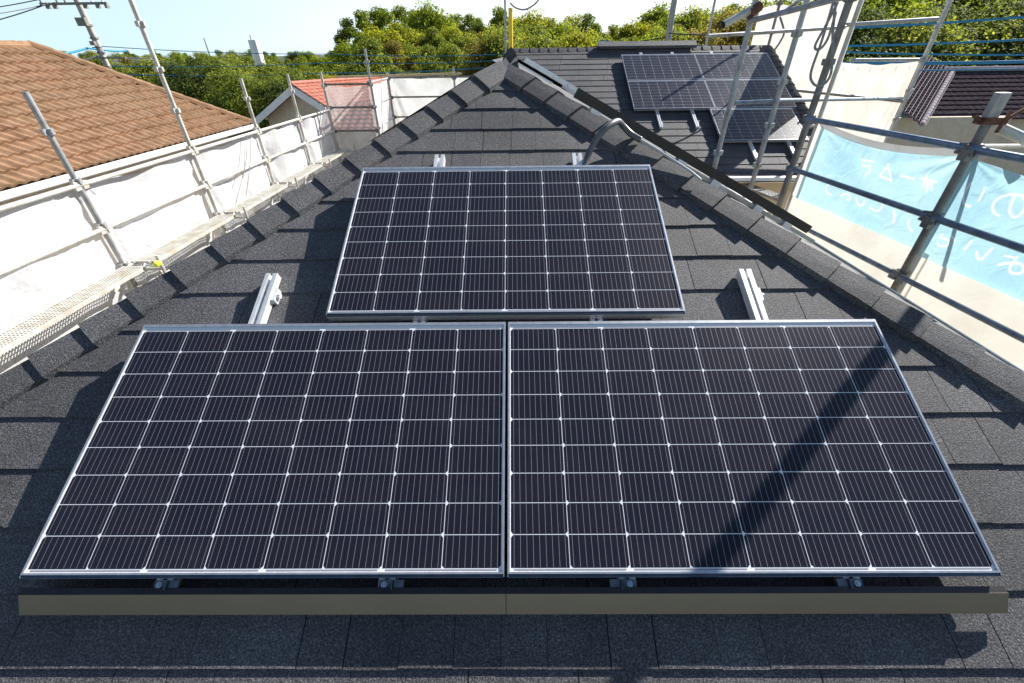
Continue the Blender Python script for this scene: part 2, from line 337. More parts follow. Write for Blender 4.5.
# rear wing slope
SB0, SB1 = RIDGE_Y, 0
sb_top = 9.03; sb_eave = (EAVE_Z-.08+HB*CS)/SN
RAKE = 4.98
def lim_back(s):
    y = RB(0, s, 0).y; d = RIDGE_Y-y; return AX+max(d-.15, 0), RAKE
kb = int((sb_top-sb_eave)/.18)
b, tn = shingles(RB, 0, 0, sb_top-.18*kb, 0, kb, lim_back, 12, dens=False)
b.build('roof_slope', M['shingle'], house, vcol=tn)
u_ = MB(); u_.q(RB(AX+3.3, sb_eave, -.003), RB(RAKE, sb_eave, -.003), RB(RAKE, sb_top, -.003), RB(AX-.05, sb_top, -.003)); u_.build('roof_deck', M['under'], house)
# right and left slopes of the front wing
def lim_right(s):     # s DOWN from ridge
    d = s*CS; return A0.y-d, RIDGE_Y-d+.15
def RR2(x, s, n): return RR(x, -s, n)
b, tn = shingles(RR2, 0, 0, -XE/CS, 0, int(XE/CS/.18)+1, lambda s: (A0.y+s*CS if s < 0 else A0.y, RIDGE_Y+s*CS+.15 if s < 0 else RIDGE_Y), 13, dens=False)
b.build('roof_slope', M['shingle'], house, vcol=tn)
def RL2(x, s, n): return RL(x, -s, n)
b, tn = shingles(RL2, 0, 0, -XE/CS, 0, int(XE/CS/.18)+1, lambda s: (A0.y+s*CS if s < 0 else A0.y, RIDGE_Y), 14, dens=False)
b.build('roof_slope', M['shingle'], house, vcol=tn)
# rear slope of the rear wing and deck planes for the sides
u_ = MB(); zb = RB(0, sb_top, 0).z; d = 3.4
u_.q((AX-3, RIDGE_Y+d, zb-d*.5), (AX, RIDGE_Y, zb), (RAKE, RIDGE_Y, zb), (RAKE, RIDGE_Y+d, zb-d*.5))
u_.q((AX-3.2, RIDGE_Y, EAVE_Z-.02), (AX, RIDGE_Y, zb-.01), (AX-3, RIDGE_Y+d, zb-d*.5-.01))
u_.build('rear_roof', M['shingle'], house, vcol=[(1,1,1,1)]*2)

def cap_row(p0, p1, side_a, side_b, nrm, exp, seed, r0_=.0, parent=None, hw=.105, lift=.016, crest=.018, top=0, raise_=-.002):
    """ridge or hip capping: overlapping folded pieces from p0 (top) to p1 (bottom)"""
    rnd = random.Random(seed); b = MB(); tint = []
    L = (p1-p0).length; d = (p1-p0).normalized(); n = int(L/exp)
    for i in range(n+1):
        a0 = p0+d*(exp*i-.03); a1 = p0+d*min(exp*(i+1)+.006, L+.02)
        ha, hb = .008, .008+lift+rnd.uniform(-.002, .002)      # the lower end lies on the next piece
        tk = .011+max(0, raise_); tl = rnd.uniform(.9, 1.1); wj = rnd.uniform(-.002, .002)
        def sec(c, h, wd, crest=crest):
            crest = crest+top*math.exp(-(c-p0).length/.75)
            up_ = nrm*h
            return [c+side_a*wd+up_*.8+nrm*raise_, c+side_a*wd*.45+up_+nrm*(raise_+crest*.6), c+up_+nrm*(raise_+crest), c+side_b*wd*.45+up_+nrm*(raise_+crest*.6), c+side_b*wd+up_*.8+nrm*raise_]
        s0_, s1_ = sec(a0, ha, hw-.010+wj), sec(a1, hb, hw+.006+wj)
        t0_ = [p-nrm*tk for p in s0_]; t1_ = [p-nrm*(tk+.006) for p in s1_]
        for j in range(4):
            b.q(s0_[j], s1_[j], s1_[j+1], s0_[j+1]); b.q(t0_[j+1], t1_[j+1], t1_[j], t0_[j]); b.q(s1_[j], t1_[j], t1_[j+1], s1_[j+1])
        b.q(s0_[0], t0_[0], t1_[0], s1_[0]); b.q(s1_[4], t1_[4], t0_[4], s0_[4])
        tint += [(tl,)*3+(1,)]*14
    return b, tint
# hip directions in plan are at 45 degrees; side vectors lie in the two slopes, square to the hip line
def side_of(hd, nslope):
    v = hd.cross(nslope).normalized(); return v
for sgn in (-1, 1):
    q1 = V((A0.x+sgn*XE, A0.y-XE, EAVE_Z)); hd = (q1-A0).normalized()
    ns = snl if sgn < 0 else snx
    sa = side_of(hd, nv); sb_ = side_of(hd, ns)
    # orient: sa towards the front slope, sb towards the side slope
    if sa.x*sgn > 0: sa = -sa
    if sb_.x*sgn < 0: sb_ = -sb_
    nn = (nv+ns).normalized()
    b, tn = cap_row(A0+hd*.06, q1, sa, sb_, nn, .187, 20+sgn, hw=.108, crest=.010 if sgn < 0 else .003, top=.026 if sgn < 0 else .010, raise_=.009 if sgn < 0 else .014)
    b.build('hip_capping', M['shingle'], house, vcol=tn)
# front ridge, rear ridge, rake
RZ = RB(0, sb_top, 0).z
b, tn = cap_row(V((A0.x, RIDGE_Y, RZ)), A0+V((0, .40, -.02)), (-slx), (-srx), V((0, 0, 1)), .187, 31, crest=.042); b.build('ridge_capping', M['shingle'], house, vcol=tn)
b, tn = cap_row(V((RAKE+.03, RIDGE_Y, RZ)), V((A0.x, RIDGE_Y, RZ)), -sv, V((0, CS, -SN)), V((0, 0, 1)), .187, 32, lift=.012); b.build('ridge_capping', M['shingle'], house, vcol=tn)
b, tn = cap_row(RB(RAKE, sb_top, 0), RB(RAKE, sb_eave, 0), V((-1, 0, 0)), V((1, 0, -.05)), nv, .187, 33, hw=.09); b.build('rake_capping', M['shingle'], house, vcol=tn)
b = MB(); b.box(1.65, 3.55, -.10, .07, .05, .10, lambda x, y, z: RB(x, sb_top+y, z+(.0))); b.build('ridge_vent', M['shingle'], house, vcol=[(1.1,)*3+(1,)]*6)
# walls, eaves, fascia and gutters
wl = MB(); XW = XE-.45
def wallbox(x0, x1, y0, y1, z1): wl.box(x0, x1, y0, y1, GZ, z1)
wallbox(AX-XW, AX+XW, A0.y-XW, RIDGE_Y+2.9, EAVE_Z+.05)
wallbox(AX+XW, RAKE-.3, RIDGE_Y-2.9, RIDGE_Y+2.9, EAVE_Z+.04)
wl.build('wall', M['wall_house'], house)
gb = MB()
gb.hexa([V((RAKE-.3, RIDGE_Y-3.0, EAVE_Z+.0)), V((RAKE-.31, RIDGE_Y+3.0, EAVE_Z)), V((RAKE-.32, RIDGE_Y+3.0, EAVE_Z)), V((RAKE-.33, RIDGE_Y-3.0, EAVE_Z)), V((RAKE-.3, RIDGE_Y-.02, RZ-.06)), V((RAKE-.3, RIDGE_Y+.02, RZ-.06)), V((RAKE-.33, RIDGE_Y+.02, RZ-.06)), V((RAKE-.33, RIDGE_Y-.02, RZ-.06))])
gb.build('gable', M['wall_house'], house)
gt = MB()
for (p, q) in (((AX-XE-.05, A0.y-XE-.05), (AX+XE+.05, A0.y-XE-.05)), ((AX-XE-.05, A0.y-XE-.05), (AX-XE-.05, RIDGE_Y+3)), ((AX+XE+.05, A0.y-XE-.05), (AX+XE+.05, RIDGE_Y-XE-.3)), ((AX+XE+.3, RIDGE_Y-3.35), (RAKE, RIDGE_Y-3.35))):
    a, c = V((p[0], p[1], EAVE_Z-.06)), V((q[0], q[1], EAVE_Z-.06)); gt.tube(a, c, .05, 8)
gt.build('gutter', M['white_paint'], house)
lr = MB(); lr.box(3.0, 5.2, 4.6, 6.6, -3.1, -3.04); lr.build('lower_roof', M['tan_board'], house)

# ------------------------------------------------------------------ solar panel
PW, PL, PT = 1.3705, .839, .040
def panel_meshes():
    fr = MB(); lt, lb, ls = .011, .014, .0065
    # outer walls
    fr.box(0, PW, 0, .002, -PT, -.009); fr.box(0, PW, PL-.002, PL, -PT, 0); fr.box(0, .002, .002, PL-.002, -PT, 0); fr.box(PW-.002, PW, .002, PL-.002, -PT, 0)
    # lips, 1 mm proud, and bottom flanges
    fr.box(0, PW, .009, lb, -.003, .001); fr.box(0, PW, PL-lt, PL, -.003, .001); fr.box(0, ls, lb, PL-lt, -.003, .001); fr.box(PW-ls, PW, lb, PL-lt, -.003, .001)
    fr.box(.002, PW-.002, .002, .028, -PT, -PT+.002); fr.box(.002, PW-.002, PL-.028, PL-.002, -PT, -PT+.002)
    global lpb; lpb = MB(); lpb.box(0, PW, 0, .0088, -.0088, -.002)
    sh = MB(); sh.box(.003, PW-.003, .003, PL-.003, -.007, -.0035)
    ce = MB(); bb = MB()
    cw, rh = (PW-.013-.004)/8, .0876; x0 = .0085; y0 = .0225
    for i in range(8):
        for j in range(9):
            a, b_ = x0+i*cw+.0012, x0+(i+1)*cw-.0012; c, d_ = y0+j*rh+.0012, y0+(j+1)*rh-.0012; ch = .0068
            z = -.0032
            if (i+j) % 2 == 0: ce.q((a, c, z), (b_, c, z), (b_, d_-ch, z), (b_-ch, d_, z), (a+ch, d_, z), (a, d_-ch, z))
            else: ce.q((a+ch, c, z), (b_-ch, c, z), (b_, c+ch, z), (b_, d_, z), (a, d_, z), (a, c+ch, z))
            for k in range(9):
                xx = a+(b_-a)*(k+.5)/9; z2 = -.0029
                bb.q((xx-.0005, c+.001, z2), (xx+.0005, c+.001, z2), (xx+.0005, d_-.001, z2), (xx-.0005, d_-.001, z2))
        # cell-string interconnects at top and bottom margins
    for i in range(0, 8, 2):
        for y in (y0-.0055, y0+9*rh+.0015):
            bb.q((x0+i*cw+.01, y, -.003), (x0+(i+2)*cw-.012, y, -.003), (x0+(i+2)*cw-.012, y+.004, -.003), (x0+i*cw+.01, y+.004, -.003))
    return fr, sh, ce, bb
fr, sh, ce, bb = panel_meshes()
def make_panel():
    r = thing('solar_panel', '', 'solar panel')
    f0 = fr.build('frame', M['alu'], r); lpb.build('lower_lip', M['lip_dark'], f0); s_ = sh.build('backsheet', M['backsheet'], r)
    ce.build('cell_grid', M['cell'], s_); bb.build('busbars', M['busbar'], s_)
    return r
def copy_tree(o, parent=None):
    c = o.copy(); COL.objects.link(c)
    if parent is not None: c.parent = parent
    for ch in list(o.children): copy_tree(ch, c)
    return c
def frame_matrix(o, ex, ey, ez): return Matrix(((ex.x, ey.x, ez.x, o.x), (ex.y, ey.y, ez.y, o.y), (ex.z, ey.z, ez.z, o.z), (0, 0, 0, 1)))
EX = V((1, 0, 0)); PH = .09
proto = make_panel(); first = [True]
def panel(label, group, T, x, s, ex=EX, ey=sv, ez=nv, org=None):
    p = proto if first[0] else copy_tree(proto); first[0] = False
    p['label'] = label; p['group'] = group
    p.matrix_world = frame_matrix(org if org is not None else T(x, s, PH), ex, ey, ez); return p
XL = -1.0447*1.347; SBt = -.0038*1.347
g1 = 'solar panels on the nearest roof slope'; g2 = 'solar panels on the rear roof wing'
panel('lower left large solar panel, crossed by no shadow', g1, RP, XL, SBt)
panel('lower right large solar panel crossed by a diagonal pole shadow', g1, RP, XL+PW+.0095, SBt)
panel('single solar panel above the two lower ones on the near slope', g1, RP, -.538*1.347, SBt+PL+.0354)
xb = 2.05
panel('upper left panel of the array on the rear roof wing', g2, RB, xb, 8.64-PL)
panel('upper right panel of the array on the rear roof wing, beside the rake edge', g2, RB, xb+PW+.01, 8.64-PL)
panel('middle row left panel of the rear array, below the upper left one', g2, RB, xb, 8.64-2*PL-.025)
panel('middle row right panel of the rear array, behind the scaffold poles', g2, RB, xb+PW+.01, 8.64-2*PL-.025)
panel('lowest panel of the rear array, alone in its row', g2, RB, 3.33, 8.64-3*PL-.05)
g3 = 'solar panels on the right-hand slope, seen edge-on'
YA = 3.12; s1_ = .52
ey_r = srx; ex_r = V((0, 1, 0))
for i, lb in enumerate(('higher of the two panels seen edge-on behind the black trim past the right hip', 'lower of the two panels seen edge-on behind the black trim past the right hip')):
    org = RR(YA+.012, s1_+PL*(i+1)+.01*i, PH+.002)
    panel(lb, g3, None, 0, 0, ex=V((0, 1, 0)), ey=srx, ez=ex_r.cross(srx), org=org)

# ------------------------------------------------------------------ mounting rails with brackets and clamps
def rail_mesh(L):
    """slotted extrusion along +y: two box flanges, web and groove"""
    b = MB()
    b.box(-.024, -.010, 0, L, -.036, 0); b.box(.010, .024, 0, L, -.036, 0)
    b.box(-.0099, .0099, 0, L, -.034, -.020)
    b.box(-.0099, -.006, 0, L, -.003, -.0005); b.box(.006, .0099, 0, L, -.003, -.0005)
    return b
def bracket_mesh(y):
    b = MB(); b.box(.024, .040, y-.03, y+.03, -.052, -.01); b.box(.028, .075, y-.04, y+.04, -.058, -.052); b.tube((.040, y, -.025), (.052, y, -.025), .012, 8)
    return b
def rail(T, x, s0, s1, label, group, feet, clamps=(), n=.048):
    r = thing('mounting_rail', label, 'rail', group)
    rail_mesh(s1-s0).build('channel', M['alu_bright'], r)
    for f in feet: bracket_mesh(f-s0).build('bracket', M['alu_bright'], r)
    for (cs, side) in clamps:
        y = cs-s0; c = MB(); xs_ = sorted((-.020*side, .014*side)); c.box(xs_[0], xs_[1], y-.013, y+.010, .001, .010); xs_ = sorted((.018*side, .021*side)); c.box(xs_[0], xs_[1], y-.015, y+.010, .001, .020); xs_ = sorted((.024*side, .052*side)); c.box(xs_[0], xs_[1], y-.011, y+.010, .001, .013)
        co = c.build('end_clamp', M['clamp_dark'], r)
        bo = MB(); bo.tube((-.004*side, y-.002, .0102), (-.004*side, y-.002, .013), .0085, 16); bo.tube((-.004*side, y-.002, .0131), (-.004*side, y-.002, .016), .0045, 6); bo.build('bolt', M['bolt'], co)
    r.matrix_world = frame_matrix(T(x, s0, n), EX, sv, nv); return r
gr = 'aluminium mounting rails under the near panels'
rail(RP, -1.02, -.032, 1.11, 'bright aluminium rail stub sticking out above the lower left panel', gr, (.2, 1.01), ((-.020, 1),))
rail(RP, .955, -.032, 1.11, 'bright aluminium rail stub sticking out above the lower right panel', gr, (.2, .99), ((-.020, -1),))
rail(RP, -.375, -.032, 1.855, 'aluminium rail whose end shows above the left part of the single upper panel', gr, (.2, 1.0), ((-.020, 1),))
rail(RP, .315, -.032, 1.855, 'aluminium rail whose end shows above the upper panel beside the grey conduit', gr, (.2, 1.0), ((-.020, -1),))
gr2 = 'mounting rails of the rear array'
for x, a, c, l in ((2.45, 6.50, 8.80, 'leftmost rail of the rear array, ends showing above and below it'), (3.05, 6.50, 8.80, 'second rail from the left under the rear array'), (3.80, 5.70, 8.80, 'third rail from the left under the rear array, beside a dark cable entry'), (4.42, 5.70, 8.80, 'rightmost rail under the rear array')):
    rail(RB, x, a, c, l, gr2, (a+.12,))

# ------------------------------------------------------------------ front covers
def cover(x0, x1, label):
    r = thing('front_cover', label, 'trim', 'bronze front covers below the lower panels')
    # profile in (s, n): top lip near the panels, face dropping steeply towards the eave
    p0 = (SBt-.040, .067); p1 = (p0[0]-.050, p0[1]-.030)
    def seg(a, c, t, nm, m, x0=x0, x1=x1):
        b = MB(); d = V((c[0]-a[0], c[1]-a[1])); d.normalize(); o = V((-d.y, d.x))*t
        pts = [a, c, (c[0]+o.x, c[1]+o.y), (a[0]+o.x, a[1]+o.y)]
        b.hexa([RP(x0, *pts[0]), RP(x1, *pts[0]), RP(x1, *pts[1]), RP(x0, *pts[1]), RP(x0, *pts[3]), RP(x1, *pts[3]), RP(x1, *pts[2]), RP(x0, *pts[2])])
        b.build(nm, m, r)
    seg(p0, p1, .0015, 'face', M['brown_metal'])
    seg((p1[0], p1[1]-.0015), (p1[0]+.012, p1[1]-.010), .001, 'lower_flange', M['brown_metal'])
    seg((p0[0]+.016, p0[1]-.004), (p0[0]+.0005, p0[1]-.0005), .001, 'upper_flange', M['black_metal'])  # coloured black so the gap above the cover reads as shade
    return r
XM = XL+PW+.005
cover(XL-.002, XM-.001, 'bronze sheet front cover below the lower left panel')
cover(XM+.001, XL+2*PW+.026, 'bronze sheet front cover below the lower right panel')
# black strip behind the cover, giving the gap under the panels its shade
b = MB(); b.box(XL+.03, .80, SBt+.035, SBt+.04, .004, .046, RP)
tag(b.build('gap_shade_strip', M['black_metal']), 'black strip that darkens the shadow gap under the front edge of the lower panels', 'trim')

# ------------------------------------------------------------------ array edge on the right-hand slope
r = thing('side_cover', 'long black edge trim of the right-hand array, running down past the hip', 'trim')
b = MB(); b.box(YA, YA+.008, .46, 2.52, .048, .108, RR); b.build('face', M['black_metal'], r)
b = MB(); b.box(YA+.008, YA+.03, .46, 2.52, .1045, .108, RR); b.build('top_flange', M['black_metal'], r)
r = thing('edge_rail', 'silver aluminium rail end with bolts just right of the roof apex', 'rail')
b = MB(); b.box(YA-.02, YA+.02, .09, .458, .078, .105, RR); b.build('channel', M['alu_bright'], r)
b = MB(); b.box(YA-.05, YA-.03, .06, .30, .050, .060, RR); b.build('splice_plate', M['alu_bright'], r)
for s_ in (.12, .30, .40):
    b = MB(); b.tube(RR(YA-.02, s_, .091), RR(YA-.034, s_, .091), .008, 8); b.build('bolt', M['bolt'], r)
r = thing('base_rail', 'lower beige-grey rail under the black trim of the right-hand array', 'rail')
b = MB(); b.box(YA-.03, YA+.0, .55, 2.6, .012, .04, RR); b.build('channel', M['galv_pale'], r)
for s_ in (.62, .95, 1.32, 1.62, 2.02, 2.30):
    b = MB(); b.box(YA-.05, YA+.02, s_-.03, s_+.04, .002, .05, RR); b.build('bracket', M['alu_bright'], r)

# ------------------------------------------------------------------ grey conduit over the hip
def onroof(px, py, n):
    d = ray(px, py); return d*((n-H0)/d.dot(nv))
def smooth_path(pts, k=6):
    out = []; P = [pts[0]]+list(pts)+[pts[-1]]
    for i in range(1, len(P)-2):
        for j in range(k):
            t = j/k; a, b_, c, d_ = P[i-1], P[i], P[i+1], P[i+2]
            out.append(.5*((2*b_)+(c-a)*t+(2*a-5*b_+4*c-d_)*t*t+(3*b_-a-3*c+d_)*t**3))
    out.append(pts[-1]); return out
cp = [onroof(583, 172, .03), onroof(587, 158, .06), onroof(593, 145, .10), onroof(602, 132, .14), onroof(611, 124, .15), onroof(618, 121.5, .13), onroof(623, 126, .09), onroof(631, 134, .06), onroof(641, 140, .05)]
cp2 = [onroof(640, 139.5, .054), onroof(652, 146.5, .054), onroof(670, 158, .054), onroof(690, 171, .054), onroof(701, 180, .05)]
tag(MB().path(smooth_path(cp), .0155, 12).build('cable_conduit', M['conduit'], smooth=True), 'grey flexible conduit arching over the right hip above the upper panel', 'conduit')

tag(MB().path(smooth_path(cp2), .006, 8).build('cable', M['conduit_pale'], smooth=True), 'thin pale cable running on from the grey conduit along the right hip', 'cable')

# ------------------------------------------------------------------ scaffold kit
def pole(p, z0, z1, label, group, m='galv', r=.027, flanges=True, step=.45, ph=0.0):
    t = thing('scaffold_pole', label, 'scaffold pole', group)
    x, y = p; MB().tube((x, y, z0), (x, y, z1), r, 14).build('tube', M[m], t, smooth=False)
    if flanges:
        z = ph
        while z > z0+.3: z -= step
        while z < z1-.05:
            if z > z0+.05:
                b = MB()
                for k in range(4):
                    a = k*math.pi/2; dx, dy = math.cos(a), math.sin(a)
                    b.hexa([V((x+dx*e+dy*f, y+dy*e-dx*f, z+h)) for (e, f, h) in ((r*.8,-.022,-.03), (r+.026,-.016,-.02), (r+.026,.016,-.02), (r*.8,.022,-.03), (r*.8,-.022,.03), (r+.026,-.016,.03), (r+.026,.016,.03), (r*.8,.022,.03))])
                b.build('wedge_socket', M[m], t)
            z += step
    return t
def ledger(a, b_, label, group, m='galv', r=.022, ends=True):
    t = thing('scaffold_rail', label, 'scaffold rail', group); a, b_ = V(a), V(b_)
    MB().tube(a, b_, r, 12).build('tube', M[m], t)
    if ends:
        d = (b_-a).normalized()
        for p, s_ in ((a, 1), (b_, -1)):
            e = MB(); c = p+d*s_*.045; sdv = d.cross(V((0, 0, 1))).normalized()*.014
            e.hexa([c-d*.03-sdv+V((0, 0, -.045)), c+d*.03-sdv+V((0, 0, -.045)), c+d*.03+sdv+V((0, 0, -.045)), c-d*.03+sdv+V((0, 0, -.045)), c-d*.03-sdv+V((0, 0, .04)), c+d*.03-sdv+V((0, 0, .03)), c+d*.03+sdv+V((0, 0, .03)), c-d*.03+sdv+V((0, 0, .04))])
            e.build('wedge_end', M[m], t)
    return t
def sheet(a, b_, ztop, zbot, outn, label, group, m='white_sheet', sag=.05, amp=.025, seed=0, nu=40, nv_=36, top=None, ties=True):
    """a tied mesh sheet between two plan points, drooping between its ties, with folds fanning from the corners"""
    rnd = random.Random(seed); a, b_, o = V((*a, 0)), V((*b_, 0)), V((*outn, 0)); ph = [rnd.uniform(0, 6.3) for _ in range(8)]
    def fn(u, v):
        zt = (top(u) if top else ztop) - sag*(math.sin(math.pi*u)**2*.7+.3*abs(math.sin(3*math.pi*u+ph[0]*.1)))*(1-v)
        z = zt+(zbot-zt)*v
        r1 = math.hypot(u*1.6, v*1.3)+.02; a1 = math.atan2(v*1.3, u*1.6); r2 = math.hypot((1-u)*1.6, v*1.3)+.02; a2 = math.atan2(v*1.3, (1-u)*1.6)
        f = .7*math.sin(a1*11+ph[1])*math.exp(-r1*1.6)+.7*math.sin(a2*12+ph[2])*math.exp(-r2*1.6)
        f += .35*math.sin(u*9+ph[3]+v*2)+.25*math.sin(v*7+ph[4]+u*3)+.2*math.sin((u+v)*17+ph[5])
        e = min(1, 8*u, 8*(1-u))
        p = a+(b_-a)*u+o*(f*amp*(.3+.7*e)); return (p.x, p.y, z)
    t = thing('mesh_sheet', label, 'scaffold sheet', group)
    MB().grid(fn, nu, nv_).build('cloth', M[m], t, smooth=True)
    if not ties: return t
    ey = MB()
    for i in range(6):
        u = (i+.5)/6; x, y, z = fn(u, .02); p = V((x, y, z))-o*.006
        ey.tube(p+V((0, 0, -.004)), p+V((0, 0, .06)), .004, 5)
    ey.build('tie_cord', M['white_paint'], t); return t
ORD = ('first', 'second', 'third', 'fourth', 'fifth', 'sixth')

# left scaffold, parallel to the view
LX = -4.4; LY = [2.58, 4.38, 6.20, 7.97, 9.66, 11.36]; LT = [-.2, -.23, 1.6, -.27, -.27, -.28]
LG = 'poles of the left scaffold'
for i, (y, zt) in enumerate(zip(LY, LT)):
    if i == 0: continue
    lab = ('short leaning-looking grey pole nearest on the left, in front of the brown roof', 'tall pole of the left scaffold crossing the brown roof into the sky', 'short pole of the left scaffold before the green trees at the brown roof corner',
           'short pole of the left scaffold before the red gable peak', 'corner pole of the left scaffold, at the left edge of the translucent sheet')[i-1]
    pole((LX, y), -7.6, zt, lab, LG, 'galv_pale' if i > 1 else 'galv', ph=-1.46)
for i in range(5):
    for z, nm in ((-1.04, 'top'), (-1.49, 'middle')):
        y0_ = LY[i] if i else 1.0
        lab = f'{nm} rail of the left scaffold, {ORD[i]} bay from the left picture edge'
        ledger((LX+.02, y0_, z), (LX+.02, LY[i+1], z), lab, 'rails of the left scaffold', 'galv_pale')
    sheet((LX-.05, LY[i] if i else .6), (LX-.05, LY[i+1]), -1.03, -6.5, (1, 0), f'white sheet on the left scaffold, {ORD[i]} bay from the left picture edge', 'white sheets of the left scaffold', seed=i+5, amp=.065, sag=.09)
# plank walk
def plank(a, b_, wdir, wd, label, group, m='galv_pale'):
    t = thing('scaffold_plank', label, 'scaffold plank', group); a, b_, wv = V(a), V(b_), V(wdir).normalized()*wd; d = b_-a; L = d.length; d.normalize()
    T = lambda x, y, z: a+d*x+wv*y+V((0, 0, z))
    fm = MB(); fm.box(0, L, 0, .06, -.035, .004, T); fm.box(0, L, .94, 1, -.035, .004, T); fm.box(0, .03, .061, .939, -.03, .003, T); fm.box(L-.03, L, .061, .939, -.03, .003, T)
    fm.build('side_frame', M[m], t)
    ms = MB(); nl = int(L/.028)
    for i in range(nl): ms.box(.032+i*.028, .032+i*.028+.011, .062, .938, -.006, 0, T)
    for j in range(1, 6): ms.box(.031, L-.031, .06+.88*j/6-.012, .06+.88*j/6+.012, -.004, .0015, T)
    ms.build('grating', M[m], t)
    for x in (.0, L):
        for y in (.15, .85): hk = MB(); hk.tube(T(x, y, -.02), T(x+(.05 if x > 0 else -.05), y, .015), .012, 6); hk.build('hook', M['galv'], t)
    return t
for i in range(5):
    y0_ = LY[i] if i else .9
    plank((LX+.05, y0_+.07, -1.9), (LX+.05, LY[i+1]-.07, -1.9), (1, 0, 0), .25, f'perforated walkway plank of the left scaffold, {ORD[i]} bay from the left picture edge', 'walkway planks of the left scaffold')
    ledger((LX+.36, y0_, -2.06), (LX+.36, LY[i+1], -2.06), f'low inner rail of the left walkway, {ORD[i]} bay from the left picture edge', 'inner low rails of the left scaffold', 'galv_pale', r=.019)
for i in range(1, 6):
    t = thing('plank_bracket', f'bracket carrying the left walkway at the {ORD[i-1]} pole from the left edge', 'bracket', 'brackets of the left walkway')
    MB().tube((LX+.03, LY[i], -1.96), (LX+.42, LY[i], -1.96), .02, 8).build('arm', M['galv_pale'], t)
    MB().tube((LX+.03, LY[i], -2.35), (LX+.38, LY[i], -1.99), .014, 8).build('strut', M['galv_pale'], t)
    MB().tube((LX+.42, LY[i], -2.15), (LX+.42, LY[i], -1.80), .018, 8).build('end_post', M['galv_pale'], t)
c = atZ(157, 264, -1.84)
tag(MB().tube(c+V((0, -.03, 0)), c+V((0, .03, 0)), .028, 10).build('end_plug', M['lime']), 'small lime-yellow plug on the left walkway bracket', 'plug')
# tie ropes at the left
for k, (px, py, qx, qy, lb) in enumerate(((247, 135, 243, 178, 'left one of two thin cords on the white sheet left of the back corner'), (251, 134, 246, 196, 'right one of two thin cords on the white sheet left of the back corner'))):
    a, c = atX(px, py, LX+.05), atX(qx, qy, LX+.05)
    tag(MB().path(smooth_path([a, (a+c)/2+V((.0, .05, 0)), c]), .006, 6).build('tie_rope', M['rope']), lb, 'rope', 'cords hanging on the left sheets')

# back-left corner
BG = 'poles of the back-left scaffold corner'
pole((-3.31, 11.4), -7.6, .14, 'tall thin pole between the translucent sheet and the bright side sheet', BG, 'galv', ph=-1.0)
pole((-3.50, 13.8), -7.6, -.36, 'short pole at the inner back corner of the white sheets', BG, 'galv', ph=-1.0)
pole((-1.66, 13.8), -7.6, -.28, 'short pole rising above the rear white sheet left of the roof apex', BG, 'galv', ph=-1.0)
pole((-.21, 14.0), -7.6, 3.2, 'tall grey pole standing directly behind the roof apex', BG, 'galv', ph=-1.0)
cvr = MB(); cvr.tube((-.06, 13.96, -1.0), (-.07, 13.96, 1.0), .055, 8); tag(cvr.build('pole_cover', M['yellow']), 'yellow sleeve beside the tall pole behind the apex', 'sleeve')
wp = smooth_path([atY(510, 3, 14), atY(516, 8, 14), atY(525, 9.5, 14), atY(535, 4, 14), atY(541, -4, 14)])
tag(MB().path(wp, .02, 6).build('hanging_cable', M['rope']), 'grey cable looping down from the sky beside the tall pole', 'cable')
for z, nm in ((-.53, 'top'), (-1.0, 'middle'), (-1.5, 'lower')):
    ledger((-4.4, 11.38, z), (-3.31, 11.38, z), f'{nm} rail across the translucent sheet before the red roof', 'rails of the back-left corner', 'galv_old')
    ledger((-3.4, 11.5, z+.02), (-3.50, 13.8, z+.02), f'{nm} rail of the short side panel at the back corner', 'rails of the back-left corner', 'galv')
    ledger((-3.50, 13.78, z+.03), (-1.66, 13.78, z+.03), f'{nm} rail across the rear white sheet left of the apex', 'rails of the back-left corner', 'galv_old')
    ledger((-1.66, 13.78, z+.03), (.4, 13.78, z+.03), f'{nm} rail across the rear sheet that runs behind the apex', 'rails of the back-left corner', 'galv_old')
sheet((-4.4, 11.44), (-3.31, 11.44), -.54, -5, (0, -1), 'translucent sheet with the red roof showing through it', 'sheets of the back-left corner', 'thin_sheet', seed=31)
sheet((-3.33, 11.5), (-3.54, 13.8), -.53, -5, (1, 0), 'bright narrow sheet seen at a slant between two poles', 'sheets of the back-left corner', 'white_sheet', seed=32)
sheet((-3.50, 13.85), (-1.66, 13.85), -.49, -5, (0, -1), 'rear white sheet with fanning folds left of the roof apex', 'sheets of the back-left corner', 'back_sheet', seed=33, amp=.04)
sheet((-1.66, 13.85), (.4, 13.85), -.49, -5, (0, -1), 'rear white sheet running behind the roof apex', 'sheets of the back-left corner', 'back_sheet', seed=34)
r = thing('wooden_pole', 'pale wooden pole laid level above the back white sheets, yellow at one end', 'pole')
a, c = atY(336, 77, 13), atY(462, 73.5, 13); MB().tube(a, c, .028, 10).build('shaft', M['wood'], r); MB().tube(a-V((.22, 0, 0)), a, .03, 10).build('tip', M['yellow'], r)

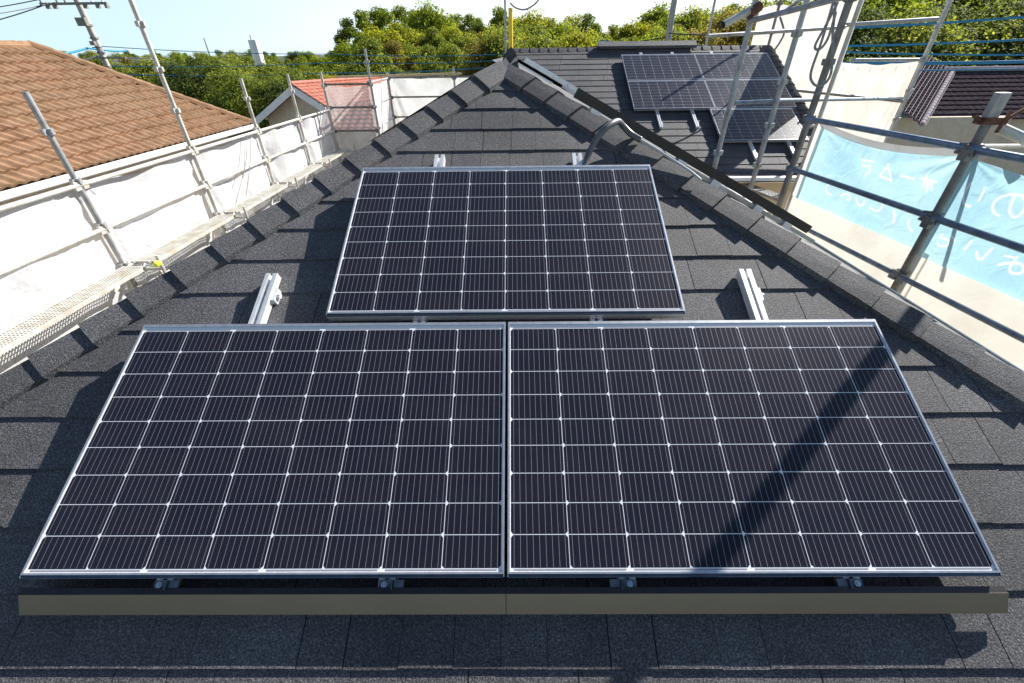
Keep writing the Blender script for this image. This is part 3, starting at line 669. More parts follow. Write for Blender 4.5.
# right scaffold, turned a little towards the house
vr = ray(463, 48.6); dr = V((vr.x, vr.y, 0)).normalized(); nr = V((dr.y, -dr.x, 0)); CR = 3.6416
def RT(t, z, o=0): return nr*(CR+o)+dr*t+V((0, 0, z))
def onR(px, py, o=0): d = ray(px, py); return d*((CR+o)/d.dot(nr))
RG = 'poles of the right scaffold'
TA, TB = 2.98, 4.74
p = RT(TA, 0); pole((p.x, p.y), -7.6, -.45, 'weathered grey pole crossing the light blue sheet', RG, 'galv_old', r=.03, ph=-.6, step=.5)
p = RT(TA+.05, 0, .13); pole((p.x, p.y), -7.6, -.62, 'slimmer pole just behind the weathered one, outside the blue sheet', RG, 'galv', r=.022, flanges=False)
t = thing('flat_post', 'flat grey post head standing above the clamp on the blue sheet pole', 'post')
p = RT(TA, 0); b = MB(); b.box(p.x-.038, p.x+.038, p.y-.02, p.y+.03, -.449, -.25); b.build('head', M['galv'], t); 
p = RT(TB, 0); pole((p.x, p.y), -7.6, 1.5, 'tall thick pole at the left end of the blue sheet, ropes hanging on it', RG, 'galv_old', r=.034, ph=-.6, step=.5)
p = RT(TB-.02, 0, .10); pole((p.x, p.y), -7.6, 1.5, 'pale companion pole on the outer side of the roped pole', RG, 'galv_pale', r=.02, flanges=False)
p = RT(TA, 0); pole((3.585, 3.015), -.40, 2.1, 'upper extension pole past the right picture edge that throws the shadow on the panel', RG, 'galv', r=.030, flanges=False)
for z, nm, rr in ((-.60, 'top', .026), (-1.10, 'middle', .026), (-1.61, 'bottom', .022)):
    ledger(RT(.4, z, -.03), RT(TA, z, -.03), f'{nm} blue-grey rail over the blue sheet, right of the weathered pole', 'rails of the right scaffold', 'galv_sky_tint', rr)
    ledger(RT(TA, z, -.03), RT(TB, z, -.03), f'{nm} blue-grey rail over the blue sheet, left of the weathered pole', 'rails of the right scaffold', 'galv_sky_tint', rr)
def clampbits(z, label):
    t = thing('pipe_clamp', label, 'clamp', 'clamps on the blue sheet pole'); c = RT(TA, z, -.01)
    b = MB(); b.tube(c+V((0, 0, -.05)), c+V((0, 0, .05)), .046, 10); b.build('collar', M['galv_old'], t)
    b = MB(); b.box(c.x-.075, c.x-.04, c.y-.07, c.y+.0, c.z-.045, c.z+.035); b.tube(c+V((-.06, -.09, .0)), c+V((-.06, .05, .0)), .01, 6); b.build('jaw', M['galv_old'], t)
clampbits(-.63, 'upper dark clamp where the top rail meets the weathered pole')
clampbits(-1.13, 'lower dark clamp where the middle rail meets the weathered pole')
t = thing('rusty_clamp', 'rusty brown clamp on the flat post head holding a pale tube', 'clamp')
c = RT(TA, -.42, -.0); b = MB(); b.box(c.x-.06, c.x+.10, c.y-.04, c.y+.05, c.z-.022, c.z+.022); b.build('body', M['rust'], t)
b = MB(); b.tube(c+V((-.14, -.02, .03)), c+V((.0, .0, .0)), .011, 6); b.tube(c+V((.05, -.05, -.07)), c+V((.09, -.03, .06)), .012, 6); b.tube(c+V((.10, -.03, .02)), c+V((.18, -.02, .07)), .012, 6); b.build('bolts', M['rust'], t)
a = atY(1000, 128, 3.33); c2 = atY(1040, 146, 3.2)
tag(MB().tube(a, c2, .036, 14).build('pale_tube', M['galv_pale']), 'thick pale tube held by the rusty clamp at the right picture edge', 'tube')
a = atY(982, 146.5, 3.36); c2 = atY(1040, 146, 3.9)
tag(MB().tube(a, c2, .016, 10).build('thin_tube', M['galv_pale']), 'thin pale tube running right from the top clamp of the blue sheet', 'tube')
# sheets
RS = 'sheets of the right scaffold'
def rsheet(t0, t1, zt, zb_, o, label, m, seed, top=None, amp=.02, nu=50, nv_=30):
    a, c = RT(t0, 0, o), RT(t1, 0, o); return sheet((a.x, a.y), (c.x, c.y), zt, zb_, (nr.x, nr.y), label, RS, m, .0, amp, seed, nu, nv_, top, False)
BLUE = [rsheet(TA+.02, TB-.13, -.66, -1.40, .07, 'light blue printed sheet between the weathered pole and the roped pole', 'blue_sheet', 41, top=lambda u: -.635-.09*math.sin(math.pi*u)**.8, amp=.012, nu=320, nv_=150)]
BLUE += [rsheet(1.6, TA+.02, -.66, -1.44, .075, 'light blue printed sheet right of the weathered pole', 'blue_sheet', 42, top=lambda u: -.68-.11*(1-u)**1.2-.02*math.sin(math.pi*u), amp=.012, nu=280, nv_=150)]
rsheet(TA-.05, TB+.02, -1.385, -5, .10, 'cream sheet hanging below the left blue one', 'beige_sheet', 43)
rsheet(.3, TA-.03, -1.425, -5, .105, 'cream sheet hanging below the right blue one', 'beige_sheet', 44)
rsheet(TB-.16, TB-.02, -.62, -1.39, .095, 'narrow cream strip beside the roped pole', 'cream_sheet', 45, nu=8)
# hem strip under the top rail
hp = [RT(TA+.04+(TB-.12-TA-.04)*i/20, -.625-.09*math.sin(math.pi*i/20)**.8, .05) for i in range(21)]
b = MB()
for i in range(20): b.q(hp[i]+V((0, 0, .028)), hp[i+1]+V((0, 0, .028)), hp[i+1]-V((0, 0, .028)), hp[i]-V((0, 0, .028)))
tag(b.build('sheet_hem', M['hem']), 'grey eyelet hem sagging along the top of the left blue sheet', 'hem')

# writing on the blue sheets (seen from the back, so mirrored)
def zin(ox, oy, k, *pts): return [(ox+x/k, oy+y/k) for x, y in pts]
c5 = lambda *p: zin(780, 110, 6.38, *p); c3_ = lambda *p: zin(884, 150, 7.314, *p); c4_ = lambda *p: zin(924, 220, 10.2, *p)
row1 = [c5((528,318),(568,325),(607,330)), c5((528,352),(555,357),(580,362),(580,380),(568,398),(545,412)),
        c5((700,345),(672,385),(640,420),(675,435),(710,450)), c5((692,345),(702,400),(712,455)), c5((770,418),(815,430),(858,440)),
        c3_((270,204),(325,220),(385,236)), c3_((320,190),(318,250),(311,300)), c3_((338,238),(348,265),(350,292)), c3_((303,225),(292,245),(285,262)),
        c3_((640,240),(605,290),(585,340),(590,385),(608,405),(632,412)), c3_((738,275),(718,320),(693,370)),
        c3_((942,335),(920,400),(918,450),(935,485),(965,490),(1000,460),(1022,410),(1024,370),(1005,340),(965,326),(910,326),(850,345),(805,385),(795,430),(812,462),(842,480))]
row2 = [c5((325,468),(300,485),(298,510),(308,530),(330,542)), c5((388,548),(420,535),(448,545),(452,568),(430,572)), c5((495,560),(500,590),(520,608),(542,598),(545,575)),
        c5((580,620),(605,636),(632,642),(650,625),(658,600)), c5((728,640),(730,660),(732,682)), c3_((72,440),(74,485),(76,530)), c3_((186,510),(180,545),(188,575),(205,590)),
        c4_((185,150),(165,180),(205,190),(245,200),(255,235),(235,262),(190,266),(150,258),(138,235)), c4_((288,160),(305,185),(322,212)), c4_((490,215),(455,262),(418,300)),
        c4_((543,325),(543,370),(565,402),(600,392),(640,345),(688,292)), c4_((820,365),(860,372),(905,382)), c4_((760,455),(820,442),(880,440)),
        c4_((945,380),(905,430),(872,480),(870,520),(900,542),(955,547),(1005,530),(1016,490),(995,455),(945,440),(880,445))]
def printed(o, rows, wdt):
    c = [ch for ch in o.children if ch.name.startswith('cloth')][0]; me = c.data
    segs = []
    for st in rows:
        P3 = smooth_path([onR(x, y, .075) for x, y in st], 4); P2 = [(p.dot(dr), p.z) for p in P3]
        segs += list(zip(P2, P2[1:]))
    at = me.color_attributes.new('tint', 'FLOAT_COLOR', 'POINT'); data = []
    t0, t1 = min(min(a[0], b_[0]) for a, b_ in segs), max(max(a[0], b_[0]) for a, b_ in segs)
    for v_ in me.vertices:
        x, z = v_.co.dot(dr), v_.co.z; d_ = 9
        if t0-.05 < x < t1+.05:
            for (ax, az_), (bx, bz) in segs:
                if abs(ax-x) > .15 and abs(bx-x) > .15: continue
                ux_, uz_ = bx-ax, bz-az_; L2 = ux_*ux_+uz_*uz_+1e-9; k_ = min(1, max(0, ((x-ax)*ux_+(z-az_)*uz_)/L2))
                d_ = min(d_, math.hypot(x-ax-ux_*k_, z-az_-uz_*k_))
        f_ = 1 if d_ < wdt*.7 else max(0, 1-(d_-wdt*.7)/(wdt*.6)); f_ *= .7; data += [f_, f_, f_, 1]
    at.data.foreach_set('color', data)
for o_ in BLUE: printed(o_, row1+row2, .0080)

# scaffold in front of the rear wing
YD = 5.7; CG = 'poles before the rear wing'
pole((2.56, YD), -7.6, 1.3, 'tall grey pole in front of the left part of the rear solar array', CG, 'galv', r=.03, ph=-.6)
pole((3.10, YD+.0), -7.6, 1.3, 'tall bright pole in front of the right part of the rear solar array', CG, 'galv', r=.03, ph=-.75)
pole((5.15, 10.4), -7.6, 1.5, 'thin dark pole rising behind the rake edge of the rear roof', CG, 'galv_old', r=.026, ph=-.6)
EG = 'rails before the rear wing'
ledger(atY(708, 36, YD+.05), atY(845, 27, 6.2), 'long level rail left and right of the two poles before the rear array', EG, 'galv', .02, False)
ledger(atY(750, 21, YD-.05), atY(852, -5, 5.1), 'thick rail rising to the top of the roped pole', EG, 'galv', .026, False)
ledger(atY(735, 103, YD), atY(776, 101, YD), 'short rail joining the two poles before the rear array', EG, 'galv_sky_tint', .022, False)
ledger(atY(776, 100.5, YD), atY(902, 98.5, 8.55), 'rail going right from the bright pole across the cream sheet', EG, 'galv_sky_tint', .022, False)
ledger(atY(795, 90, 7), atY(902, 101.5, 8.5), 'thin rail meeting the level one on the cream sheet', EG, 'galv_old', .022, False)
ledger(atY(776, 17, 9.0), atY(800, 0, 6.4), 'short slanting rail high above the rear ridge', EG, 'galv', .022, False)
r = thing('tube_stub', 'short open-ended tube sticking out left from the grey pole top', 'tube')
a, c = atY(723, 25, YD-.15), atY(757, 7, YD-.05); MB().tube(a, c, .036, 14, caps=False).build('tube', M['galv_pale'], r); MB().tube(a+(c-a)*.01, a+(c-a)*.02, .034, 12).build('hollow', M['tube_shade'], r)
c = atY(754, 10, YD-.05); tag(MB().tube(c+V((-.05, -.03, -.03)), c+V((.05, .0, .03)), .05, 8).build('coupler', M['rust']), 'rusty coupler holding the open tube on the grey pole', 'clamp')
pole((6.95, 8.6), -7.6, 1.4, 'bright slanting-looking pole at the right end of the cream sheet', CG, 'galv', r=.034, ph=-.15)
ledger((5.70, 8.58, -.14), (6.95, 8.58, -.15), 'level rail along the top of the cream sheet', EG, 'galv', .024)
ledger(atY(846, 25, 8.6), atY(938, 19, 8.6), 'level rail high in front of the dark trees', EG, 'galv', .03, False)
sheet((5.6, 8.65), (6.93, 8.65), -.17, -5, (0, -1), 'cream sheet hanging from the level rail right of the roped pole', 'cream sheets beside the rear wing', 'cream_sheet', seed=51, amp=.03)
sheet((5.62, 12.2), (5.62, 8.66), .8, -5, (-1, 0), 'tall bright cream sheet beyond the rake edge of the rear roof', 'cream sheets beside the rear wing', 'cream_sheet', seed=52, amp=.03, top=lambda u: .80+.04*math.sin(9*u))
# ropes on the tall pole
def at_o(px, py, d_): return ray(px, py).normalized()*d_
rp = [at_o(838, 2, 4.9), at_o(826, 25, 4.9), at_o(815, 46, 4.9), at_o(820, 49, 4.9), at_o(828, 38, 4.9), at_o(836, 12, 4.9)]
tag(MB().path(smooth_path(rp), .010, 7).build('rope_loop', M['rope']), 'short upper loop of rope beside the tall roped pole', 'rope', 'rope loops on the tall pole')
rp = [at_o(834, 0, 4.86), at_o(822, 40, 4.86), at_o(811, 72, 4.86), at_o(813, 83, 4.86), at_o(820, 86, 4.86), at_o(828, 80, 4.86), at_o(832, 66, 4.86), at_o(833, 30, 4.86), at_o(836, 2, 4.86)]
tag(MB().path(smooth_path(rp), .010, 7).build('rope_loop', M['rope']), 'long lower loop of rope beside the tall roped pole', 'rope', 'rope loops on the tall pole')
rp = [atY(780, 17, 9), atY(784, 32, 9), atY(780, 42, 9), atY(773, 52, 9)]
tag(MB().path(smooth_path(rp), .016, 6).build('hanging_strap', M['rope']), 'thin strap hanging before the cream sheet above the rake edge', 'strap')
# grating plank near the roped pole
a, c = atZ(722, 178, -1.72), atZ(781, 200, -1.72)
plank(a, c, (atZ(783, 184, -1.72)-c), .28, 'grating plank low beside the roped pole', 'planks of the right scaffold', 'galv')
a, c = atZ(728, 172.5, -1.70), atZ(784, 171.5, -1.70)
ledger(a, c, 'thin level rail above the grating plank by the roped pole', EG, 'galv_pale', .014, False)

# ------------------------------------------------------------------ tiled roofs
def tiled_slope(b, o, ux, L, us, S, pitch_x, pitch_s, amp=.022, lip=.025, limit=None, sub=4):
    """wavy interlocking tile courses; o eave corner, ux along the eave, us up the slope"""
    nn = ux.cross(us).normalized()
    if nn.z < 0: nn = -nn
    ns = int(round(S/pitch_s)); nx = int(L/pitch_x*sub)
    prof = [math.sin(2*math.pi*(k/sub)) for k in range(sub)]
    for j in range(ns):
        s0, s1 = j*pitch_s, (j+1)*pitch_s
        rows = []
        for s_, h in ((s0, lip), (s1+.01, .0)):
            row = []
            lo, hi = limit(s_) if limit else (0, L)
            for i in range(nx+1):
                x = min(max(i*pitch_x/sub, lo), hi); row.append(o+ux*x+us*s_+nn*(h+amp*(.5+.5*math.sin(2*math.pi*x/pitch_x))))
            rows.append(row)
        base = [p-nn*(lip+.0) for p in rows[0]]; b0 = len(b.v)
        b.v += [tuple(p) for p in base+rows[0]+rows[1]]; n1 = nx+1
        for i in range(nx):
            if (rows[0][i+1]-rows[0][i]).length < 1e-5 and (rows[1][i+1]-rows[1][i]).length < 1e-5: continue
            b.f.append((b0+i, b0+i+1, b0+n1+i+1, b0+n1+i)); b.f.append((b0+n1+i, b0+n1+i+1, b0+2*n1+i+1, b0+2*n1+i))
def capline(p0, p1, r, pitch, m, name, parent):
    b = MB(); L = (p1-p0).length; d = (p1-p0).normalized(); n = max(1, int(L/pitch))
    for i in range(n):
        a, c = p0+d*(L*i/n-.02), p0+d*(L*(i+1)/n+.01); b.tube(a, c, r*.88, 10, r)
    b.build(name, m, parent)
bh = thing('tiled_house', 'neighbouring house with weathered brown tiled hip roof behind the left scaffold', 'house')
xe = -6.6; ec = atX(252, 124, xe); ew = 2.34; ez = ec.z; rz = atX(30, 47, xe-ew).z; rise = rz-ez
usb = V((-ew, 0, rise)); Sb = usb.length; usb.normalize(); Lb = 14.0
b = MB()
tiled_slope(b, V((xe, ec.y-Lb, ez)), V((0, 1, 0)), Lb, usb, Sb, .165, Sb/12, .034, .046, limit=lambda s_: (0, Lb-s_/Sb*ew), sub=6)
b.build('roof_slope', M['tile_brown'], bh, smooth=False)
b = MB(); pk = V((xe-ew, ec.y-ew, rz)); b.q((xe, ec.y, ez), (xe-2*ew, ec.y, ez), tuple(pk)); b.q((xe-2*ew, ec.y, ez), (xe-2*ew, ec.y-Lb, ez), (xe-ew, ec.y-Lb, rz), tuple(pk)); b.build('rear_roof', M['tile_brown'], bh)
capline(pk+V((0, 0, .02)), V((xe, ec.y, ez+.02)), .10, .28, M['tile_brown'], 'hip_capping', bh)
capline(V((xe-ew, ec.y-Lb, rz+.02)), pk+V((0, 0, .02)), .08, .28, M['tile_brown'], 'ridge_capping', bh)
b = MB(); b.box(xe-2*ew+.4, xe-.45, ec.y-Lb+.3, ec.y-.45, GZ, ez-.02); b.build('wall', M['wall_cream'], bh)
b = MB(); b.tube((xe+.06, ec.y-Lb, ez-.05), (xe+.06, ec.y+.05, ez-.05), .055, 10); b.build('gutter', M['white_paint'], bh)
b = MB(); b.box(xe-.44, xe+.0, ec.y-Lb, ec.y, ez-.12, ez-.06); b.build('soffit', M['white_paint'], bh)
for k in range(3):
    yy = 4.6+k*2.6; b = MB(); b.box(xe-.449, xe-.40, yy, yy+1.1, -3.6, -2.4); f_ = b.build('window', M['white_paint'], bh); b = MB(); b.box(xe-.399, xe-.39, yy+.06, yy+1.04, -3.54, -2.46); b.build('pane', M['glass'], f_)

rh_ = thing('red_roofed_house', 'house with bright red tiled gable roof behind the translucent sheet', 'house')
al = rad(25); ur = V((math.sin(al), math.cos(al), 0)); vr2 = V((math.cos(al), -math.sin(al), 0))
pk = atY(291.7, 84.5, 22); sl = .46
RW = 1.78; SLr = V((vr2.x*RW, vr2.y*RW, -sl*RW)); Lr = 6.5
LWr = 3.35
full = RW*2.6
b = MB(); dn = V((vr2.x, vr2.y, -sl)).normalized(); Sf = full*math.hypot(1, sl)
o_ = pk+dn*(RW*math.hypot(1, sl))
tiled_slope(b, o_, ur, Lr, -dn, RW*math.hypot(1, sl), .30, .28, .03, .03); 
o2 = pk+ur*.9+dn*Sf; tiled_slope(b, o2, ur, Lr-.9, -dn, Sf-RW*math.hypot(1, sl)-.02, .30, .28, .03, .03)
b.build('roof_slope', M['tile_red'], rh_)
dl = V((-vr2.x, -vr2.y, -sl)).normalized(); Sl = LWr*math.hypot(1, sl)
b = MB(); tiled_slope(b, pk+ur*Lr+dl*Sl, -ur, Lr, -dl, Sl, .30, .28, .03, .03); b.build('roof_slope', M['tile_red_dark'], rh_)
b = MB(); ol = atY(318, 133, 17.5); tiled_slope(b, ol, V((1, 0, 0)), 3.6, V((0, .9, .436)), 1.9, .28, .27, .03, .03); b.build('lower_roof', M['tile_red'], rh_)
# bargeboards and gable wall
def board(a, c, h, th, m, name):
    b = MB(); d = V((0, 0, -h)); tv = -ur*th; b.hexa([a+d, c+d, c+d+tv, a+d+tv, a, c, c+tv, a+tv]); b.build(name, m, rh_)
off = V((0, 0, -.03))
board(pk+off, pk+dn*RW*math.hypot(1, sl)+off, .30, .06, M['white_paint'], 'bargeboard'); board(pk+off, pk+dl*Sl+off, .30, .06, M['white_paint'], 'bargeboard')
b = MB(); gi = ur*.55; a1 = pk+gi+V((0, 0, -.12)); a2 = pk+gi+dl*(Sl*.88)+V((0, 0, -.12)); a3 = pk+gi+dn*(Sf*.92)+V((0, 0, -.12)); e_ = ur*(Lr-1)
bl, br = V((a2.x, a2.y, GZ)), V((a3.x, a3.y, GZ))
b.q(bl, br, a3, a1, a2); b.q(br, br+e_, a3+e_, a3); b.q(bl+e_, bl, a2, a2+e_)
b.build('wall', M['wall_cream'], rh_)
b = MB(); q0 = pk+V((0, 0, -1.25))-ur*.2; lo_ = [q0+vr2*(.25), q0+vr2*2.1+V((0, 0, -.05)), q0+vr2*2.1-ur*.9+V((0, 0, -.75)), q0-vr2*.35-ur*.9+V((0, 0, -.75))]
b.hexa([p+V((0, 0, -.06)) for p in (lo_[3], lo_[2], lo_[1], lo_[0])]+[lo_[3], lo_[2], lo_[1], lo_[0]]); b.build('porch_roof', M['tile_red_dark'], rh_)
capline(pk+V((0, 0, .05)), pk+ur*Lr+V((0, 0, .05)), .09, .3, M['tile_red'], 'ridge_capping', rh_)

dh = thing('dark_tiled_house', 'house with glossy dark plum tiled roofs beyond the right scaffold', 'house')
ra = atY(953, 71, 20)-V((2.6, 0, 0)); b = MB(); dnn = V((0, -1, -.5)).normalized(); S_ = 3.1
tiled_slope(b, ra+dnn*S_, V((1, 0, 0)), 12, -dnn, S_, .27, S_/11, .012, .035); b.build('roof_slope', M['tile_plum'], dh)
b = MB(); b.q(tuple(ra), tuple(ra+V((12, 0, 0))), tuple(ra+V((12, 3, -1.5))), tuple(ra+V((0, 3, -1.5)))); b.build('rear_roof', M['tile_plum'], dh)
capline(ra+V((0, 0, .06)), ra+V((12, 0, .06)), .10, .3, M['tile_edge'], 'ridge_capping', dh)
A_, B_ = atY(934.5, 60, 20.3), atY(952, 72, 20.0); C1 = atY(929, 112, 17.0)
dd = (C1-B_); Sd = dd.length*1.30; dd.normalize(); ub = (B_-A_); Lw = ub.length+.05; ub.normalize()
b = MB(); tiled_slope(b, A_+dd*Sd-ub*.25, ub, Lw+.25, -dd, Sd, .21, .26, .045, .02, sub=6); b.build('wing_roof', M['tile_plum'], dh)
rb_ = MB(); nnw = ub.cross(dd).normalized(); nnw = nnw if nnw.z > 0 else -nnw
k = 0
while k*.14 < Lw+.25:
    p0_ = A_-ub*.25+ub*(k*.14+.05)+nnw*.075; rb_.tube(p0_, p0_+dd*Sd, .013, 5); k += 1
rb_.build('wing_rib_glint', M['tile_edge'], dh)  # pale ribs carry the white highlights of the tile columns in their colour
capline(B_+V((0, 0, .05)), B_+dd*Sd+V((0, 0, .05)), .085, .26, M['tile_edge'], 'rake_capping', dh)
b = MB(); z0 = ra.z-1.3
b.box(ra.x+.2, ra.x+12, ra.y-2.4, ra.y+2.6, GZ, z0-.15); b.build('wall', M['wall_cream'], dh)
b = MB(); wq = A_+dd*Sd*.94; b.box(wq.x+.1, wq.x+4.5, wq.y+.5, wq.y+2.5, GZ, wq.z-.35); b.build('wing_wall', M['wall_cream'], dh)
b = MB(); b.box(ra.x+.6, ra.x+2.2, ra.y-2.46, ra.y-2.405, z0-2.2, z0-.9); f_ = b.build('window', M['white_paint'], dh); b = MB(); b.box(ra.x+.7, ra.x+2.1, ra.y-2.48, ra.y-2.462, z0-2.1, z0-1.0); b.build('pane', M['glass'], f_)

# ------------------------------------------------------------------ utility poles, cables, tower
up_ = thing('utility_pole', 'concrete utility pole with crossarm and insulators behind the brown roof', 'utility pole')
a = atY(110, 72, 30); P0 = V((a.x, 30, 0)); MB().tube((P0.x, 30, GZ), (P0.x, 30, 4.4), .19, 14, .14).build('shaft', M['concrete'], up_)
zc = atY(75, 4, 30).z; b = MB(); b.box(P0.x-2.0, P0.x+1.75, 29.78, 29.88, zc-.05, zc+.06); b.build('crossarm', M['galv_old'], up_)
for zz in (.9, 1.5, 2.2, 2.9):
    b = MB(); b.tube((P0.x, 30, zc-zz), (P0.x, 30, zc-zz-.10), .205, 12); b.build('steel_band', M['galv_old'], up_)
b = MB(); b.box(P0.x-.9, P0.x+1.5, 29.75, 29.84, zc-2.55, zc-2.47); b.build('lower_arm', M['galv_old'], up_)
for dx in (-1.6, -1.2, .5, 1.2, 1.7): 
    b = MB(); b.box(P0.x+dx-.07, P0.x+dx+.07, 29.7, 29.9, zc-.22, zc-.055); b.build('hanger', M['galv_old'], up_)
for dx in (-1.9, -1.0, -.55, .95, 1.55):
    b = MB(); b.tube((P0.x+dx, 29.83, zc+.06), (P0.x+dx, 29.83, zc+.34), .05, 8, .035); b.build('insulator', M['white_paint'] if dx > 0 else M['galv_old'], up_)
for bx in ((P0.x-.28, P0.x+.25, 29.6, 29.8, zc-1.0, zc-.62), (P0.x-.1, P0.x+.16, 29.62, 29.8, zc-1.9, zc-1.7)):
    b = MB(); b.box(*bx); b.build('equipment_box', M['galv_old'], up_)
for zz in (-2.0, -2.5, -3.2): 
    b = MB(); b.tube((P0.x-.24, 29.85, zc+zz), (P0.x+.26, 29.85, zc+zz), .03, 6); b.build('step_bolt', M['galv_old'], up_)
up2 = thing('utility_pole', 'grey concrete utility pole rising behind the rear ridge and array', 'utility pole')
a = atY(668, 40, 30); MB().tube((a.x, 30, GZ), (a.x, 30, 4.2), .19, 14, .15).build('shaft', M['concrete'], up2)
b = MB(); b.tube((a.x-.3, 29.8, .5), (a.x+.4, 29.8, .5), .05, 8); b.build('cable_bracket', M['galv_old'], up2)
up3 = atY(709, 30, 16); tag(MB().tube((up3.x, 16, GZ), (up3.x, 16, 2.6), .035, 10).build('thin_mast', M['galv']), 'thin grey mast standing above the rear ridge, right of the concrete pole', 'mast')
def cable(pts, y, r, m, label, group, sag=.15):
    p = [atY(q[0], q[1], y if len(q) < 3 else q[2]) for q in pts]
    b = MB(); out = []
    for i in range(len(p)-1):
        for j in range(12):
            t_ = j/12; out.append(p[i].lerp(p[i+1], t_)-V((0, 0, sag*4*t_*(1-t_))))
    out.append(p[-1]); b.path(out, r, 6); return tag(b.build('overhead_cable', M[m]), label, 'cable', group)
CBL = 'cables of the overhead lines'
cable([(-60, 33, 26), (47, 4, 30)], 30, .028, 'dark_cable', 'lowest dark wire running from the crossarm to the left edge', CBL, .1)
cable([(-60, 14, 26), (62, -6, 30)], 30, .024, 'dark_cable', 'middle dark wire left of the crossarm', CBL, .1)
cable([(-60, 20, 24), (55, 2, 30)], 30, .020, 'dark_cable', 'thin wire between the middle and lowest wires left of the crossarm', CBL, .1)
cable([(45, 56, 22), (88, 48, 30), (126, 51, 34)], 30, .05, 'blue_cable', 'thick blue cable fixed to the left utility pole just above the brown roof', CBL, .05)
cable([(70, 61, 24), (97, 56, 30), (150, 58, 36)], 30, .035, 'dark_cable', 'dark cable crossing the left utility pole at the tree tops', CBL, .05)
cable([(97, 46, 30), (330, 54, 34), (505, 54, 34)], 34, .022, 'blue_cable', 'uppermost thin blue cable before the woods left of the apex', CBL, .12)
cable([(105, 66, 30), (330, 62.5, 34), (505, 60, 34)], 34, .022, 'blue_cable', 'middle thin blue cable before the woods left of the apex', CBL, .12)
cable([(110, 74, 30), (330, 73, 32), (505, 66, 32)], 34, .026, 'blue_cable', 'lowest blue cable passing just above the wooden pole', CBL, .12)
cable([(505, 50, 34), (668, 37, 30)], 34, .03, 'dark_cable', 'dark cable running to the utility pole behind the rear ridge', CBL, .2)
cable([(600, 40, 31), (668, 42, 30), (760, 46, 22)], 34, .03, 'blue_cable', 'blue cable low behind the rear ridge', CBL, .1)
cable([(668, 33, 30), (790, 32, 20)], 34, .03, 'dark_cable', 'dark cable right of the utility pole behind the rear ridge', CBL, .1)
for (y0_, y1_, rr, lb) in ((28, 14, .03, 'uppermost blue cable before the dark trees at the right'), (46, 37.5, .028, 'second blue cable down before the dark trees at the right'), (52, 54.5, .022, 'third blue cable down before the dark trees at the right'), (63, 60.5, .045, 'thick blue cable just above the dark tiled ridge'), (70, 67.5, .02, 'thin blue cable touching the dark tiled ridge')):
    cable([(842, y0_), (1060, y1_)], 14, rr, 'blue_cable', lb, CBL, .03)
tw = thing('white_tower', 'slender white tower far off above the trees left of centre', 'tower')
a = atY(259, 60, 80); zt_ = atY(256, 40, 80).z; MB().tube((a.x, 80, GZ), (a.x, 80, zt_), 1.0, 8, .8).build('shaft', M['white_far'], tw); MB().tube((a.x-.3, 80, zt_), (a.x-.3, 80, atY(254, 35, 80).z), .08, 6).build('mast', M['galv'], tw)
a = atY(208, 50, 200); tag(MB().tube((a.x, 200, GZ), (a.x, 200, atY(205, 38, 200).z), .45, 6, .2).build('antenna_mast', M['galv']), 'thin antenna mast on the horizon left of the white tower', 'mast')
fh = thing('far_house', 'small pale building with grey-blue roof among the trees behind the left utility pole', 'house')
a = atY(128, 66, 75); b = MB(); b.box(a.x-3, a.x+3, 74, 80, GZ, a.z); b.build('wall', M['white_far'], fh); b = MB(); b.hexa([V(p) for p in ((a.x-3.5,73,a.z+.01),(a.x+3.5,73,a.z+.01),(a.x+3.5,81,a.z+.01),(a.x-3.5,81,a.z+.01),(a.x-2,76,a.z+.9),(a.x+2,76,a.z+.9),(a.x+2,78,a.z+.9),(a.x-2,78,a.z+.9))]); b.build('roof', M['galv_old'], fh)

# ------------------------------------------------------------------ trees
def crown_mesh(seed, h=9.0, wd=3.6, lobes=34, per=170, leaf=.16, sparse=0):
    """leaf tufts spread through the volume of many uneven lobes hung round the limbs"""
    rnd = random.Random(seed); b = MB(); tint = []; cent = []
    for i in range(lobes):
        t_ = rnd.random(); z = h*(.30+.66*t_); prof = math.sin(math.pi*min(1, (t_*.86+.14)))**.6
        a = rnd.uniform(0, 6.283); rr = wd*prof*math.sqrt(rnd.uniform(.08, 1))*.80
        cent.append((V((math.cos(a)*rr, math.sin(a)*rr, z)), rnd.uniform(.55, 1.15)*(wd/3.6), rnd.random()))
    for (c, r_, lt) in cent:
        for k in range(per):
            u = V((rnd.gauss(0, 1), rnd.gauss(0, 1), rnd.gauss(0, 1))).normalized(); rr = r_*(rnd.random()**.42)
            p = c+V((u.x*rr, u.y*rr, u.z*rr*.8)); 
            n = (u+V((rnd.uniform(-1, 1), rnd.uniform(-1, 1), rnd.uniform(-.4, 1.2)))).normalized()
            e1 = n.cross(V((rnd.uniform(-1, 1), rnd.uniform(-1, 1), rnd.uniform(-1, 1)))).normalized(); e2 = n.cross(e1); s_ = leaf*rnd.uniform(.6, 1.35); s2 = s_*rnd.uniform(.5, .9)
            b.q(p-e1*s_, p-e2*s2+n*s_*.15, p+e1*s_*.9, p+e2*s2-n*s_*.1)
            tv = min(1, max(0, .55*lt+.45*rnd.random()+.0)); tint.append((tv,)*3+(1,))
    return b, tint, cent
